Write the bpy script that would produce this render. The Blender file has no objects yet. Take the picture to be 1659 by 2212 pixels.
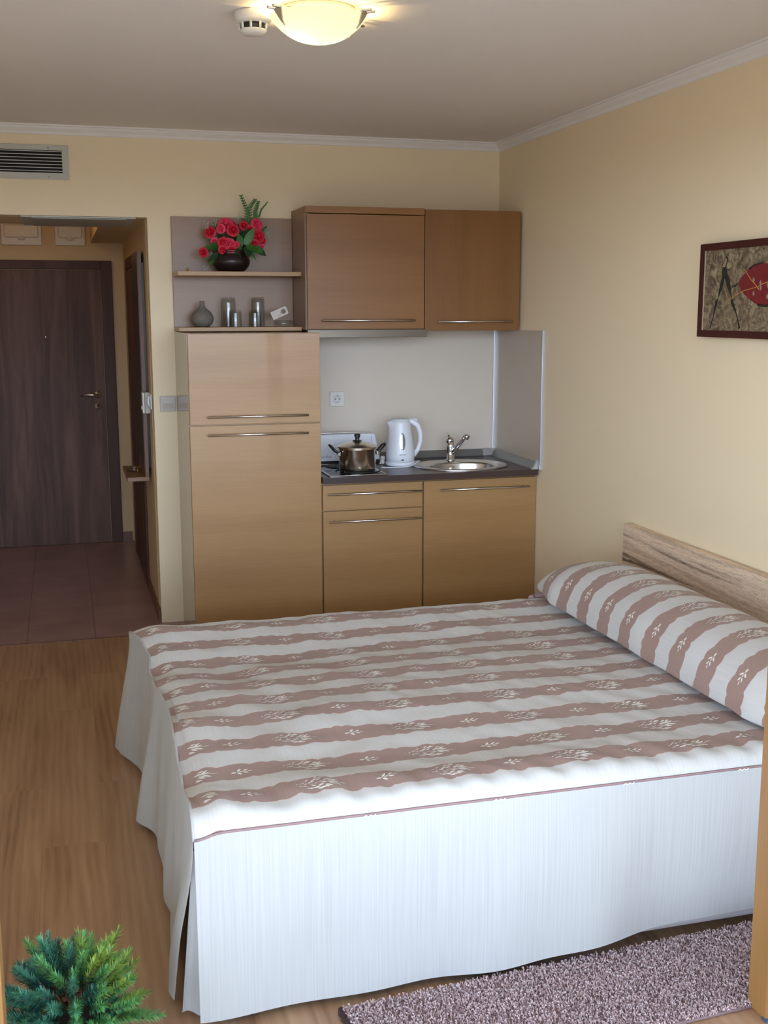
import bpy, bmesh, math, random
from mathutils import Vector, Matrix, noise
random.seed(7)
C = bpy.context.scene.collection
PI = math.pi

# ------------------------------------------------------------ camera
CAM = dict(loc=(-2.3603, -6.0559, 1.6604), yaw=-.2736, pitch=-.1752, roll=-.0016, f=2455.5)
def make_camera():
    y, p, r = CAM['yaw'], CAM['pitch'], CAM['roll']
    right = Vector((math.cos(y), math.sin(y), 0)); fw = Vector((-math.sin(y), math.cos(y), 0)); up = Vector((0, 0, 1))
    f2 = fw*math.cos(p)+up*math.sin(p); u2 = -fw*math.sin(p)+up*math.cos(p)
    r3 = right*math.cos(r)+u2*math.sin(r); u3 = -right*math.sin(r)+u2*math.cos(r)
    M = Matrix((r3, u3, -f2)).transposed().to_4x4(); M.translation = CAM['loc']
    cd = bpy.data.cameras.new('camera'); co = bpy.data.objects.new('camera', cd); C.objects.link(co)
    co.matrix_world = M
    cd.sensor_fit = 'VERTICAL'; cd.sensor_height = 24; cd.lens = CAM['f']/2212*24
    cd.clip_start = .05; cd.clip_end = 100
    bpy.context.scene.camera = co
make_camera()

# ------------------------------------------------------------ world, exposure
sc = bpy.context.scene
sc.view_settings.view_transform = 'Standard'; sc.view_settings.look = 'None'
sc.view_settings.gamma = 1; sc.view_settings.use_curve_mapping = False
sc.view_settings.exposure = 0.10
HAZE = (.93, 1.12, 1.38); SKY = (.05, .08, .13); GROUND = (.30, .30, .30); SKY_STRENGTH = 9.0
w = bpy.data.worlds.new('sky'); sc.world = w; w.use_nodes = True
_n, _l = w.node_tree.nodes, w.node_tree.links          # bright haze over the horizon, dimmer blue above, ground below
_tc = _n.new('ShaderNodeTexCoord'); _sp = _n.new('ShaderNodeSeparateXYZ'); _l.new(_tc.outputs['Generated'], _sp.inputs[0])
_cr = _n.new('ShaderNodeValToRGB'); _e = _cr.color_ramp.elements; _mr = _n.new('ShaderNodeMath'); _mr.operation = 'MULTIPLY_ADD'; _mr.inputs[1].default_value = .5; _mr.inputs[2].default_value = .5
_e.new(.5); _e.new(.6)
for _i, (_p, _c) in enumerate(((.485, GROUND), (.505, HAZE), (.61, HAZE), (.67, SKY))): _e[_i].position = _p; _e[_i].color = (*_c, 1)
_l.new(_sp.outputs[2], _mr.inputs[0]); _l.new(_mr.outputs[0], _cr.inputs[0]); _l.new(_cr.outputs[0], _n['Background'].inputs[0])
_n['Background'].inputs[1].default_value = SKY_STRENGTH
pl = bpy.data.lights.new('doorway_portal', 'AREA'); pl.shape = 'RECTANGLE'; pl.size = 3.1; pl.size_y = 2.28
pl.cycles.is_portal = True
po = bpy.data.objects.new('doorway_portal', pl); C.objects.link(po)
po.location = (-1.75, -4.19, 1.18); po.rotation_euler = (PI/2, 0, 0)      # faces +y, into the room
sl = bpy.data.lights.new('sun', 'SUN'); sl.energy = 9; sl.angle = .01; sl.color = (1, .95, .88)
so = bpy.data.objects.new('sun', sl); C.objects.link(so); so.rotation_euler = (math.radians(33), 0, math.radians(12))   # high sun, only the balcony gets it
LAMP_WATTS = 7.0; LAMP_GLOW = .62

# ------------------------------------------------------------ materials
def new_mat(name):
    m = bpy.data.materials.new(name); m.use_nodes = True
    return m, m.node_tree.nodes, m.node_tree.links, m.node_tree.nodes['Principled BSDF']
def plain(name, col, rough=.5, metal=0., bump=0., bscale=200., spec=.5, coat=0., var=0., vscale=8.):
    m, N, L, b = new_mat(name)
    b.inputs['Base Color'].default_value = (*col, 1); b.inputs['Roughness'].default_value = rough
    b.inputs['Metallic'].default_value = metal; b.inputs['Specular IOR Level'].default_value = spec
    b.inputs['Coat Weight'].default_value = coat
    tc = N.new('ShaderNodeTexCoord')
    nz = N.new('ShaderNodeTexNoise'); nz.inputs['Scale'].default_value = vscale; nz.inputs['Detail'].default_value = 4
    L.new(tc.outputs['Object'], nz.inputs['Vector'])
    mx = N.new('ShaderNodeMix'); mx.data_type = 'RGBA'
    v = max(var, .02)
    mx.inputs[6].default_value = (*[c*(1-v) for c in col], 1); mx.inputs[7].default_value = (*[min(1, c*(1+v)) for c in col], 1)
    L.new(nz.outputs['Fac'], mx.inputs[0]); L.new(mx.outputs[2], b.inputs['Base Color'])
    if bump:
        n2 = N.new('ShaderNodeTexNoise'); n2.inputs['Scale'].default_value = bscale; n2.inputs['Detail'].default_value = 3
        L.new(tc.outputs['Object'], n2.inputs['Vector'])
        bp = N.new('ShaderNodeBump'); bp.inputs['Strength'].default_value = bump; bp.inputs['Distance'].default_value = .002
        L.new(n2.outputs['Fac'], bp.inputs['Height']); L.new(bp.outputs[0], b.inputs['Normal'])
    return m
def ramp(N, stops):
    r = N.new('ShaderNodeValToRGB'); e = r.color_ramp.elements
    while len(e) < len(stops): e.new(.5)
    for i, (p, c) in enumerate(stops):
        e[i].position = p; e[i].color = (*c, 1)
    return r
def wood(name, stops, axis, fine=60., stretch=14., rough=.38, bump=.08, coat=0., warp=.35, offset=(0, 0, 0)):
    """grain runs along axis (0,1,2); stops colour the streaks"""
    m, N, L, b = new_mat(name)
    tc = N.new('ShaderNodeTexCoord'); mp = N.new('ShaderNodeMapping')
    s = [fine/10]*3; s[axis] = fine/10/stretch
    mp.inputs['Scale'].default_value = s; mp.inputs['Location'].default_value = offset
    L.new(tc.outputs['Object'], mp.inputs[0])
    n1 = N.new('ShaderNodeTexNoise'); n1.inputs['Scale'].default_value = 1.; n1.inputs['Detail'].default_value = 5; n1.inputs['Distortion'].default_value = warp
    L.new(mp.outputs[0], n1.inputs['Vector'])
    mp2 = N.new('ShaderNodeMapping'); s2 = [fine*4]*3; s2[axis] = fine*4/40; mp2.inputs['Scale'].default_value = s2
    L.new(tc.outputs['Object'], mp2.inputs[0])
    n2 = N.new('ShaderNodeTexNoise'); n2.inputs['Scale'].default_value = 1.; n2.inputs['Detail'].default_value = 3
    L.new(mp2.outputs[0], n2.inputs['Vector'])
    ad = N.new('ShaderNodeMath'); ad.operation = 'MULTIPLY_ADD'; ad.inputs[1].default_value = .35
    L.new(n2.outputs['Fac'], ad.inputs[0]); L.new(n1.outputs['Fac'], ad.inputs[2])
    sb = N.new('ShaderNodeMath'); sb.operation = 'SUBTRACT'; sb.inputs[1].default_value = .175; L.new(ad.outputs[0], sb.inputs[0])
    r = ramp(N, stops); L.new(sb.outputs[0], r.inputs[0]); L.new(r.outputs[0], b.inputs['Base Color'])
    b.inputs['Roughness'].default_value = rough; b.inputs['Coat Weight'].default_value = coat
    bp = N.new('ShaderNodeBump'); bp.inputs['Strength'].default_value = bump; bp.inputs['Distance'].default_value = .001
    L.new(sb.outputs[0], bp.inputs['Height']); L.new(bp.outputs[0], b.inputs['Normal'])
    return m
def sc3(c, k): return tuple(x*k for x in c)

M = {}
M['wall'] = plain('cream_wall_paint', (.84, .70, .485), .7, bump=.12, bscale=150)
M['ceiling'] = plain('white_ceiling_paint', (.80, .755, .74), .8, bump=.08, bscale=150)
M['crown'] = plain('white_cornice_paint', (.82, .79, .78), .6)
OAK = [(.25, (.30, .155, .055)), (.5, (.355, .195, .074)), (.75, (.41, .235, .095))]
M['oak_h'] = wood('oak_laminate_horizontal', OAK, 0, coat=.35)
OAK_SHADED = [(p, (c[0]*.68, c[1]*.53, c[2]*.36)) for p, c in OAK]  # same oak, darkened: weaker light on the wall cabinets put into the colour
M['oak_shaded_h'] = wood('oak_laminate_shaded_horizontal', OAK_SHADED, 0)
M['oak_shaded_v'] = wood('oak_laminate_shaded_vertical', [(p, sc3(c, .92)) for p, c in OAK_SHADED], 2)
M['oak_edge'] = wood('oak_laminate_edge', [(p, sc3(c, 1.1)) for p, c in OAK], 0)
M['shelf_back'] = wood('shelf_back_laminate', [(.25, (.225, .12, .06)), (.5, (.265, .147, .076)), (.75, (.305, .175, .096))], 0, rough=.35)
M['cab_side'] = plain('glossy_beige_side_panel', (.36, .28, .20), .12, spec=.5)
M['entry_door'] = wood('dark_oak_entrance_door', [(.28, (.065, .029, .022)), (.5, (.125, .062, .045)), (.72, (.19, .10, .075))], 2, fine=110, stretch=12, rough=.62, warp=1.1)
M['dark_frame'] = wood('dark_stained_frame', [(.3, (.06, .024, .016)), (.7, (.09, .04, .028))], 2, fine=80, rough=.6)
M['head'] = wood('zebrano_headboard', [(.30, (.12, .085, .06)), (.40, (.62, .46, .33)), (.47, (.88, .68, .50)), (.49, (.18, .125, .085)), (.51, (.88, .68, .50)), (.60, (.72, .54, .39)), (.64, (.40, .29, .20)), (.70, (.86, .66, .48))], 1, fine=210, stretch=22, rough=.5, warp=.35)
M['frame_wood'] = wood('golden_door_frame', [(.3, (.25, .115, .035)), (.7, (.37, .19, .06))], 2, fine=60, rough=.35)
M['counter'] = wood('dark_worktop', [(.3, (.035, .02, .018)), (.7, (.065, .038, .034))], 0, fine=70, rough=.28)
M['steel'] = plain('brushed_steel', (.62, .60, .58), .24, 1.)
M['hoodsteel'] = plain('hood_steel', (.17, .145, .12), .35, 1.)
M['panel_edge'] = plain('brown_panel_edge', (.20, .11, .085), .5)
M['panel_dark'] = plain('dark_panel_front', (.035, .02, .018), .35)
M['wall_hall'] = plain('shaded_corridor_paint', (.66, .50, .29), .7, bump=.12, bscale=150)  # room's cream paint with corridor dimness and yellow bounce put into the colour
M['chrome'] = plain('chrome', (.8, .8, .82), .08, 1.)
M['potsteel'] = plain('polished_pan_steel', (.78, .71, .62), .20, 1.)
M['alu'] = plain('satin_aluminium', (.62, .64, .68), .35, .7)
M['alu_dark'] = plain('grey_upstand_profile', (.22, .22, .22), .3, .5)
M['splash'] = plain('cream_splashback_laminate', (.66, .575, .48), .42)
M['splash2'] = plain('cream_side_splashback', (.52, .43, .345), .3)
M['white'] = plain('white_plastic', (.74, .76, .82), .3)
M['whitew'] = plain('offwhite_plastic', (.72, .70, .66), .35)
M['greyswitch'] = plain('silver_grey_plastic', (.50, .46, .42), .35)
M['black'] = plain('black_plastic', (.012, .012, .014), .3)
M['hole'] = plain('dark_interior', (.006, .006, .006), .8)
M['vent'] = plain('vent_enamel', (.50, .50, .46), .45)
M['slat'] = plain('vent_slat_enamel', (.55, .52, .52), .4)
M['potclay'] = plain('dark_glazed_pot', (.014, .009, .009), .28)
M['vase'] = plain('grey_stoneware', (.17, .145, .12), .75, bump=.5, bscale=120, var=.25, vscale=60)
M['red'] = plain('red_petal', (.62, .012, .04), .55, var=.35, vscale=40)
M['pink'] = plain('pink_red_petal', (.80, .05, .12), .55, var=.3, vscale=40)
M['leafg'] = plain('green_leaf', (.035, .13, .018), .45, var=.5, vscale=40)
M['leafd'] = plain('dark_green_leaf', (.012, .05, .012), .5, var=.4, vscale=40)
M['babys'] = plain('pale_filler_flower', (.45, .50, .38), .6)
M['hob'] = plain('black_hob_glass', (.01, .01, .012), .06)
M['iron'] = plain('cast_iron', (.012, .012, .012), .5)
M['base_fab'] = plain('divan_base_fabric', (.48, .44, .44), .9)
M['picframe'] = plain('dark_cherry_frame', (.045, .006, .006), .3)
M['pf_line'] = plain('frame_inner_fillet', (.40, .30, .22), .5)
M['ink'] = plain('painted_black_green', (.012, .016, .012), .5)
M['crimson'] = plain('painted_crimson', (.17, .012, .018), .5, var=.4, vscale=60)
M['ochre'] = plain('painted_ochre', (.50, .23, .04), .5)
M['skinp'] = plain('painted_buff', (.30, .22, .15), .5)
M['base_tile'] = plain('brown_skirting_tile', (.16, .075, .05), .35)
M['ledred'] = plain('dark_red_lens', (.10, .004, .006), .15)
M['grey_glass'] = plain('grey_gauge', (.22, .21, .22), .12, .4)
M['greytext'] = plain('grey_print', (.22, .22, .26), .5)
M['terra'] = plain('terracotta_pot', (.30, .11, .05), .7, bump=.2)
M['soil'] = plain('soil', (.03, .018, .01), .95, bump=.6, bscale=60)
M['card'] = plain('ivory_card', (.66, .60, .52), .6)
M['balcony'] = plain('balcony_tile', (.46, .43, .40), .6, var=.1)
M['outer'] = plain('light_blocker_render', (.70, .66, .58), .8)
M['hingeblue'] = plain('blue_grey_gasket', (.05, .09, .17), .4)
M['stem'] = plain('brown_twig', (.10, .035, .012), .7)
def glassmat(name, tint=(.94, .96, .95), ior=.04):
    m, N, L, b = new_mat(name)                       # thin clear glass: Fresnel mix of see-through and mirror reflection
    lw = N.new('ShaderNodeLayerWeight'); lw.inputs[0].default_value = .5
    pw = N.new('ShaderNodeMath'); pw.operation = 'POWER'; pw.inputs[1].default_value = 3.2; L.new(lw.outputs['Facing'], pw.inputs[0])
    fr = N.new('ShaderNodeMath'); fr.operation = 'MULTIPLY_ADD'; fr.inputs[1].default_value = .55; fr.inputs[2].default_value = ior; L.new(pw.outputs[0], fr.inputs[0])
    tr = N.new('ShaderNodeBsdfTransparent'); tr.inputs[0].default_value = (*tint, 1)
    gl = N.new('ShaderNodeBsdfGlossy'); gl.inputs[1].default_value = .03
    mx = N.new('ShaderNodeMixShader'); L.new(fr.outputs[0], mx.inputs[0]); L.new(tr.outputs[0], mx.inputs[1]); L.new(gl.outputs[0], mx.inputs[2])
    L.new(mx.outputs[0], N['Material Output'].inputs[0])
    return m
M['glass'] = glassmat('clear_glass', (.93, .94, .93), .05)
M['pane'] = glassmat('window_pane', (.97, .98, .98))
def mirrormat():
    m, N, L, b = new_mat('mirror_silver')
    b.inputs['Metallic'].default_value = 1; b.inputs['Roughness'].default_value = .02
    b.inputs['Base Color'].default_value = (.75, .75, .76, 1)
    return m
M['mirror'] = mirrormat()
def shademat():
    m, N, L, b = new_mat('frosted_lamp_glass')
    out = N['Material Output']
    tr = N.new('ShaderNodeBsdfTranslucent'); tr.inputs[0].default_value = (.045, .05, .042, 1)
    df = N.new('ShaderNodeBsdfDiffuse'); df.inputs[0].default_value = (.8, .8, .62, 1)
    gl = N.new('ShaderNodeBsdfGlossy'); gl.inputs[1].default_value = .12
    em = N.new('ShaderNodeEmission'); em.inputs[0].default_value = (1, .94, .60, 1); em.inputs[1].default_value = LAMP_GLOW
    m1 = N.new('ShaderNodeMixShader'); m1.inputs[0].default_value = .35
    L.new(tr.outputs[0], m1.inputs[1]); L.new(df.outputs[0], m1.inputs[2])
    m2 = N.new('ShaderNodeMixShader'); m2.inputs[0].default_value = .05
    L.new(m1.outputs[0], m2.inputs[1]); L.new(gl.outputs[0], m2.inputs[2])
    ad = N.new('ShaderNodeAddShader'); L.new(m2.outputs[0], ad.inputs[0]); L.new(em.outputs[0], ad.inputs[1])
    L.new(ad.outputs[0], out.inputs[0])
    return m
M['shade'] = shademat()

def floor_mat():
    m, N, L, b = new_mat('oak_plank_laminate')
    tc = N.new('ShaderNodeTexCoord')
    mp = N.new('ShaderNodeMapping'); mp.inputs['Rotation'].default_value = (0, 0, PI/2); L.new(tc.outputs['Object'], mp.inputs[0])
    br = N.new('ShaderNodeTexBrick'); br.offset = .37; br.inputs['Scale'].default_value = 1
    br.inputs['Brick Width'].default_value = 1.28; br.inputs['Row Height'].default_value = .192
    br.inputs['Mortar Size'].default_value = .0006; br.inputs['Mortar Smooth'].default_value = .1
    br.inputs['Color1'].default_value = (.42, .42, .42, 1); br.inputs['Color2'].default_value = (.60, .60, .60, 1); br.inputs['Mortar'].default_value = (.25, .25, .25, 1)
    L.new(mp.outputs[0], br.inputs['Vector'])
    # grain, stretched along y, shifted per board
    mp2 = N.new('ShaderNodeMapping'); mp2.inputs['Scale'].default_value = (9, .9, 9); L.new(tc.outputs['Object'], mp2.inputs[0])
    sh = N.new('ShaderNodeVectorMath'); sh.operation = 'MULTIPLY_ADD'; sh.inputs[1].default_value = (31, 17, 0)
    L.new(br.outputs['Color'], sh.inputs[0]); L.new(mp2.outputs[0], sh.inputs[2])
    n1 = N.new('ShaderNodeTexNoise'); n1.inputs['Scale'].default_value = .8; n1.inputs['Detail'].default_value = 6; n1.inputs['Distortion'].default_value = 1.3
    L.new(sh.outputs[0], n1.inputs['Vector'])
    wv = N.new('ShaderNodeTexWave'); wv.inputs['Scale'].default_value = 1.1; wv.inputs['Distortion'].default_value = 9; wv.inputs['Detail'].default_value = 3; wv.inputs['Detail Scale'].default_value = .8
    L.new(sh.outputs[0], wv.inputs['Vector'])
    mp3 = N.new('ShaderNodeMapping'); mp3.inputs['Scale'].default_value = (160, 5, 1); L.new(tc.outputs['Object'], mp3.inputs[0])
    n2 = N.new('ShaderNodeTexNoise'); n2.inputs['Scale'].default_value = 1; n2.inputs['Detail'].default_value = 3; L.new(mp3.outputs[0], n2.inputs['Vector'])
    def mad(a, k, c):
        x = N.new('ShaderNodeMath'); x.operation = 'MULTIPLY_ADD'; x.inputs[1].default_value = k
        L.new(a, x.inputs[0])
        if isinstance(c, float): x.inputs[2].default_value = c
        else: L.new(c, x.inputs[2])
        return x.outputs[0]
    v = mad(n1.outputs['Fac'], .75, -.12); v = mad(wv.outputs['Fac'], .10, v); v = mad(n2.outputs['Fac'], .22, v)
    r = ramp(N, [(.16, (.22, .115, .062)), (.34, (.38, .22, .122)), (.55, (.48, .30, .175)), (.8, (.56, .38, .24))])
    L.new(v, r.inputs[0])
    mx = N.new('ShaderNodeMix'); mx.data_type = 'RGBA'; mx.blend_type = 'MULTIPLY'; mx.inputs[0].default_value = .35
    L.new(r.outputs[0], mx.inputs[6])
    g = N.new('ShaderNodeMix'); g.data_type = 'RGBA'; g.blend_type = 'ADD'; g.inputs[0].default_value = 1; g.inputs[7].default_value = (.45, .45, .45, 1)
    L.new(br.outputs['Color'], g.inputs[6]); L.new(g.outputs[2], mx.inputs[7]); L.new(mx.outputs[2], b.inputs['Base Color'])
    b.inputs['Roughness'].default_value = .36
    bp = N.new('ShaderNodeBump'); bp.inputs['Strength'].default_value = .08; bp.inputs['Distance'].default_value = .001
    L.new(v, bp.inputs['Height']); L.new(bp.outputs[0], b.inputs['Normal'])
    return m
M['floor'] = floor_mat()
def tile_mat():
    m, N, L, b = new_mat('red_brown_floor_tile')
    tc = N.new('ShaderNodeTexCoord'); mp = N.new('ShaderNodeMapping'); mp.inputs['Location'].default_value = (2.262+.34*3, .215, 0)
    L.new(tc.outputs['Object'], mp.inputs[0])
    br = N.new('ShaderNodeTexBrick'); br.offset = 0; br.inputs['Scale'].default_value = 1
    br.inputs['Brick Width'].default_value = .34; br.inputs['Row Height'].default_value = .34; br.inputs['Mortar Size'].default_value = .002
    br.inputs['Color1'].default_value = (.48, .29, .27, 1); br.inputs['Color2'].default_value = (.53, .33, .305, 1); br.inputs['Mortar'].default_value = (.20, .12, .10, 1)
    L.new(mp.outputs[0], br.inputs['Vector'])
    nz = N.new('ShaderNodeTexNoise'); nz.inputs['Scale'].default_value = 5; nz.inputs['Detail'].default_value = 5; L.new(tc.outputs['Object'], nz.inputs['Vector'])
    mx = N.new('ShaderNodeMix'); mx.data_type = 'RGBA'; mx.blend_type = 'MULTIPLY'; mx.inputs[0].default_value = .5
    L.new(br.outputs['Color'], mx.inputs[6]); L.new(nz.outputs['Fac'], mx.inputs[7]); L.new(mx.outputs[2], b.inputs['Base Color'])
    b.inputs['Roughness'].default_value = .3
    return m
M['tile'] = tile_mat()
def stripe_mat(name, v0):
    """woven stripes across UV.v (metres), pitch .165, scalloped edges, fine slub threads"""
    m, N, L, b = new_mat(name)
    uv = N.new('ShaderNodeUVMap'); sp = N.new('ShaderNodeSeparateXYZ'); L.new(uv.outputs[0], sp.inputs[0])
    def math_(op, a, b_=None, c=None):
        x = N.new('ShaderNodeMath'); x.operation = op
        for i, q in enumerate((a, b_, c)):
            if q is None: continue
            if isinstance(q, (int, float)): x.inputs[i].default_value = q
            else: L.new(q, x.inputs[i])
        return x.outputs[0]
    U, V = sp.outputs[0], sp.outputs[1]
    nz = N.new('ShaderNodeTexNoise'); nz.noise_dimensions = '2D'; nz.inputs['Scale'].default_value = 9; nz.inputs['Detail'].default_value = 1
    L.new(uv.outputs[0], nz.inputs['Vector'])
    sn = math_('ABSOLUTE', math_('SINE', math_('MULTIPLY_ADD', nz.outputs['Fac'], 5., math_('MULTIPLY', U, 62.))))
    vv = math_('ADD', V, math_('MULTIPLY_ADD', nz.outputs['Fac'], .020, -.010))
    t = math_('FRACT', math_('DIVIDE', math_('SUBTRACT', vv, v0), .165))
    d = math_('ABSOLUTE', math_('SUBTRACT', t, .5))       # 0 in the middle of the brown band
    lim = math_('MULTIPLY_ADD', sn, .042, .225)
    mask = math_('LESS_THAN', d, lim)
    edge = math_('MULTIPLY', math_('LESS_THAN', d, math_('ADD', lim, .009)), math_('SUBTRACT', 1., mask))
    # threads
    mp = N.new('ShaderNodeMapping'); mp.inputs['Scale'].default_value = (420, 9, 1); L.new(uv.outputs[0], mp.inputs[0])
    th = N.new('ShaderNodeTexNoise'); th.inputs['Scale'].default_value = 1; th.inputs['Detail'].default_value = 2; L.new(mp.outputs[0], th.inputs['Vector'])
    def mix(f, a, b_):
        x = N.new('ShaderNodeMix'); x.data_type = 'RGBA'; L.new(f, x.inputs[0])
        for i, q in ((6, a), (7, b_)):
            if isinstance(q, tuple): x.inputs[i].default_value = (*q, 1)
            else: L.new(q, x.inputs[i])
        return x.outputs[2]
    br = mix(th.outputs['Fac'], (.285, .18, .15), (.38, .25, .21))
    wh = mix(th.outputs['Fac'], (.50, .49, .47), (.63, .62, .605))
    c0 = mix(mask, wh, br); c1 = mix(edge, c0, (.62, .47, .42))
    L.new(c1, b.inputs['Base Color']); b.inputs['Roughness'].default_value = .85; b.inputs['Sheen Weight'].default_value = .15
    mp4 = N.new('ShaderNodeMapping'); mp4.inputs['Scale'].default_value = (26, 9, 1); mp4.inputs['Rotation'].default_value = (0, 0, .5); L.new(uv.outputs[0], mp4.inputs[0])
    pk = N.new('ShaderNodeTexNoise'); pk.inputs['Scale'].default_value = 1; pk.inputs['Detail'].default_value = 2; L.new(mp4.outputs[0], pk.inputs['Vector'])
    h = math_('MULTIPLY_ADD', th.outputs['Fac'], .05, pk.outputs['Fac'])
    bp = N.new('ShaderNodeBump'); bp.inputs['Strength'].default_value = .5; bp.inputs['Distance'].default_value = .006
    L.new(h, bp.inputs['Height']); L.new(bp.outputs[0], b.inputs['Normal'])
    return m
M['bed_stripe'] = stripe_mat('striped_jacquard_spread', -3.5-.0825)
M['bol_stripe'] = stripe_mat('striped_jacquard_bolster', -3.355-.0825)
M['motif'] = plain('ivory_woven_motif', (.80, .77, .72), .8)
def skirt_mat():
    m, N, L, b = new_mat('ivory_slub_fabric')
    uv = N.new('ShaderNodeUVMap'); mp = N.new('ShaderNodeMapping'); mp.inputs['Scale'].default_value = (260, 2.5, 1); L.new(uv.outputs[0], mp.inputs[0])
    th = N.new('ShaderNodeTexNoise'); th.inputs['Scale'].default_value = 1; th.inputs['Detail'].default_value = 4; L.new(mp.outputs[0], th.inputs['Vector'])
    r = ramp(N, [(.3, (.42, .42, .415)), (.7, (.49, .485, .475))]); L.new(th.outputs['Fac'], r.inputs[0]); L.new(r.outputs[0], b.inputs['Base Color'])
    b.inputs['Roughness'].default_value = .85
    mp2 = N.new('ShaderNodeMapping'); mp2.inputs['Scale'].default_value = (5, 2.2, 1); mp2.inputs['Rotation'].default_value = (0, 0, -.5); L.new(uv.outputs[0], mp2.inputs[0])
    n2 = N.new('ShaderNodeTexNoise'); n2.inputs['Scale'].default_value = 1; n2.inputs['Detail'].default_value = 1; L.new(mp2.outputs[0], n2.inputs['Vector'])
    ad = N.new('ShaderNodeMath'); ad.operation = 'MULTIPLY_ADD'; ad.inputs[1].default_value = .02; L.new(th.outputs['Fac'], ad.inputs[0]); L.new(n2.outputs['Fac'], ad.inputs[2])
    bp = N.new('ShaderNodeBump'); bp.inputs['Strength'].default_value = .35; bp.inputs['Distance'].default_value = .012
    L.new(ad.outputs[0], bp.inputs['Height']); L.new(bp.outputs[0], b.inputs['Normal'])
    return m
M['skirt'] = skirt_mat()
M['piping'] = plain('mauve_piping', (.30, .19, .19), .8)
M['rug'] = plain('mauve_rug_base', (.24, .16, .16), .95, bump=1, bscale=250, var=.4, vscale=120)
M['tuft_a'] = plain('mauve_tuft', (.80, .62, .62), .9)
M['tuft_b'] = plain('light_mauve_tuft', (.78, .66, .65), .9)
M['tuft_c'] = plain('dark_mauve_tuft', (.42, .29, .29), .9)
M['rugedge'] = plain('dark_rug_binding', (.035, .014, .014), .7)
def canvas_mat():
    m, N, L, b = new_mat('textured_painted_canvas')
    tc = N.new('ShaderNodeTexCoord')
    n1 = N.new('ShaderNodeTexNoise'); n1.inputs['Scale'].default_value = 26; n1.inputs['Detail'].default_value = 8; n1.inputs['Roughness'].default_value = .7; n1.inputs['Distortion'].default_value = 1.5
    L.new(tc.outputs['Object'], n1.inputs['Vector'])
    r = ramp(N, [(.30, (.045, .03, .02)), (.45, (.13, .09, .055)), (.56, (.26, .20, .12)), (.66, (.36, .33, .20)), (.8, (.20, .13, .075))])
    L.new(n1.outputs['Fac'], r.inputs[0]); L.new(r.outputs[0], b.inputs['Base Color']); b.inputs['Roughness'].default_value = .45
    bp = N.new('ShaderNodeBump'); bp.inputs['Strength'].default_value = .6; bp.inputs['Distance'].default_value = .003
    L.new(n1.outputs['Fac'], bp.inputs['Height']); L.new(bp.outputs[0], b.inputs['Normal'])
    return m
M['canvas'] = canvas_mat()
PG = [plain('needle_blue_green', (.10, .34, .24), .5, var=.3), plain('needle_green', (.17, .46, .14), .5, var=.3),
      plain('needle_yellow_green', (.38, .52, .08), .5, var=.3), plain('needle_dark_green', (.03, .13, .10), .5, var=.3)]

# ------------------------------------------------------------ mesh helpers
def box(bm, x0, x1, y0, y1, z0, z1, bev=0., seg=2, mi=0):
    vs = [bm.verts.new((x, y, z)) for x in (x0, x1) for y in (y0, y1) for z in (z0, z1)]
    F = [(0, 1, 3, 2), (4, 6, 7, 5), (0, 4, 5, 1), (2, 3, 7, 6), (0, 2, 6, 4), (1, 5, 7, 3)]
    fs = [bm.faces.new([vs[i] for i in f]) for f in F]
    for f in fs: f.material_index = mi
    if bev:
        es = list({e for f in fs for e in f.edges})
        r = bmesh.ops.bevel(bm, geom=es, offset=bev, segments=seg, profile=.5, affect='EDGES')
        for f in r['faces']: f.material_index = mi
    return vs
def tube(bm, pts, r, seg=12, mi=0, caps=True):
    pts = [Vector(p) for p in pts]; rr = r if isinstance(r, (list, tuple)) else [r]*len(pts)
    rings = []; prev = None
    for i, p in enumerate(pts):
        t = (pts[min(i+1, len(pts)-1)]-pts[max(i-1, 0)]).normalized()
        if prev is None:
            a = Vector((0, 0, 1)) if abs(t.z) < .9 else Vector((1, 0, 0))
            n = t.cross(a).normalized()
        else: n = (prev-t*prev.dot(t)).normalized()
        prev = n; b_ = t.cross(n)
        rings.append([bm.verts.new(p+(n*math.cos(2*PI*k/seg)+b_*math.sin(2*PI*k/seg))*rr[i]) for k in range(seg)])
    for a, b_ in zip(rings, rings[1:]):
        for k in range(seg):
            f = bm.faces.new((a[k], a[(k+1) % seg], b_[(k+1) % seg], b_[k])); f.material_index = mi; f.smooth = True
    if caps:
        f = bm.faces.new(rings[0][::-1]); f.material_index = mi
        f = bm.faces.new(rings[-1]); f.material_index = mi
def lathe(bm, prof, c, seg=40, mi=0, axis='z', sx=1., sy=1.):
    """prof: (radius, height) pairs; r = 0 closes to a point"""
    def P(r, h, a):
        x, y = r*math.cos(a)*sx, r*math.sin(a)*sy
        if axis == 'z': v = (x, y, h)
        elif axis == 'y': v = (x, h, y)
        else: v = (h, x, y)
        return (c[0]+v[0], c[1]+v[1], c[2]+v[2])
    rings = []
    for r, h in prof:
        if r <= 1e-6: rings.append([bm.verts.new(P(0, h, 0))])
        else: rings.append([bm.verts.new(P(r, h, 2*PI*k/seg)) for k in range(seg)])
    for a, b_ in zip(rings, rings[1:]):
        for k in range(seg):
            k2 = (k+1) % seg
            if len(a) == 1 and len(b_) == 1: continue
            if len(a) == 1: vs = (a[0], b_[k2], b_[k])
            elif len(b_) == 1: vs = (a[k], a[k2], b_[0])
            else: vs = (a[k], a[k2], b_[k2], b_[k])
            f = bm.faces.new(vs); f.material_index = mi; f.smooth = True
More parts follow.
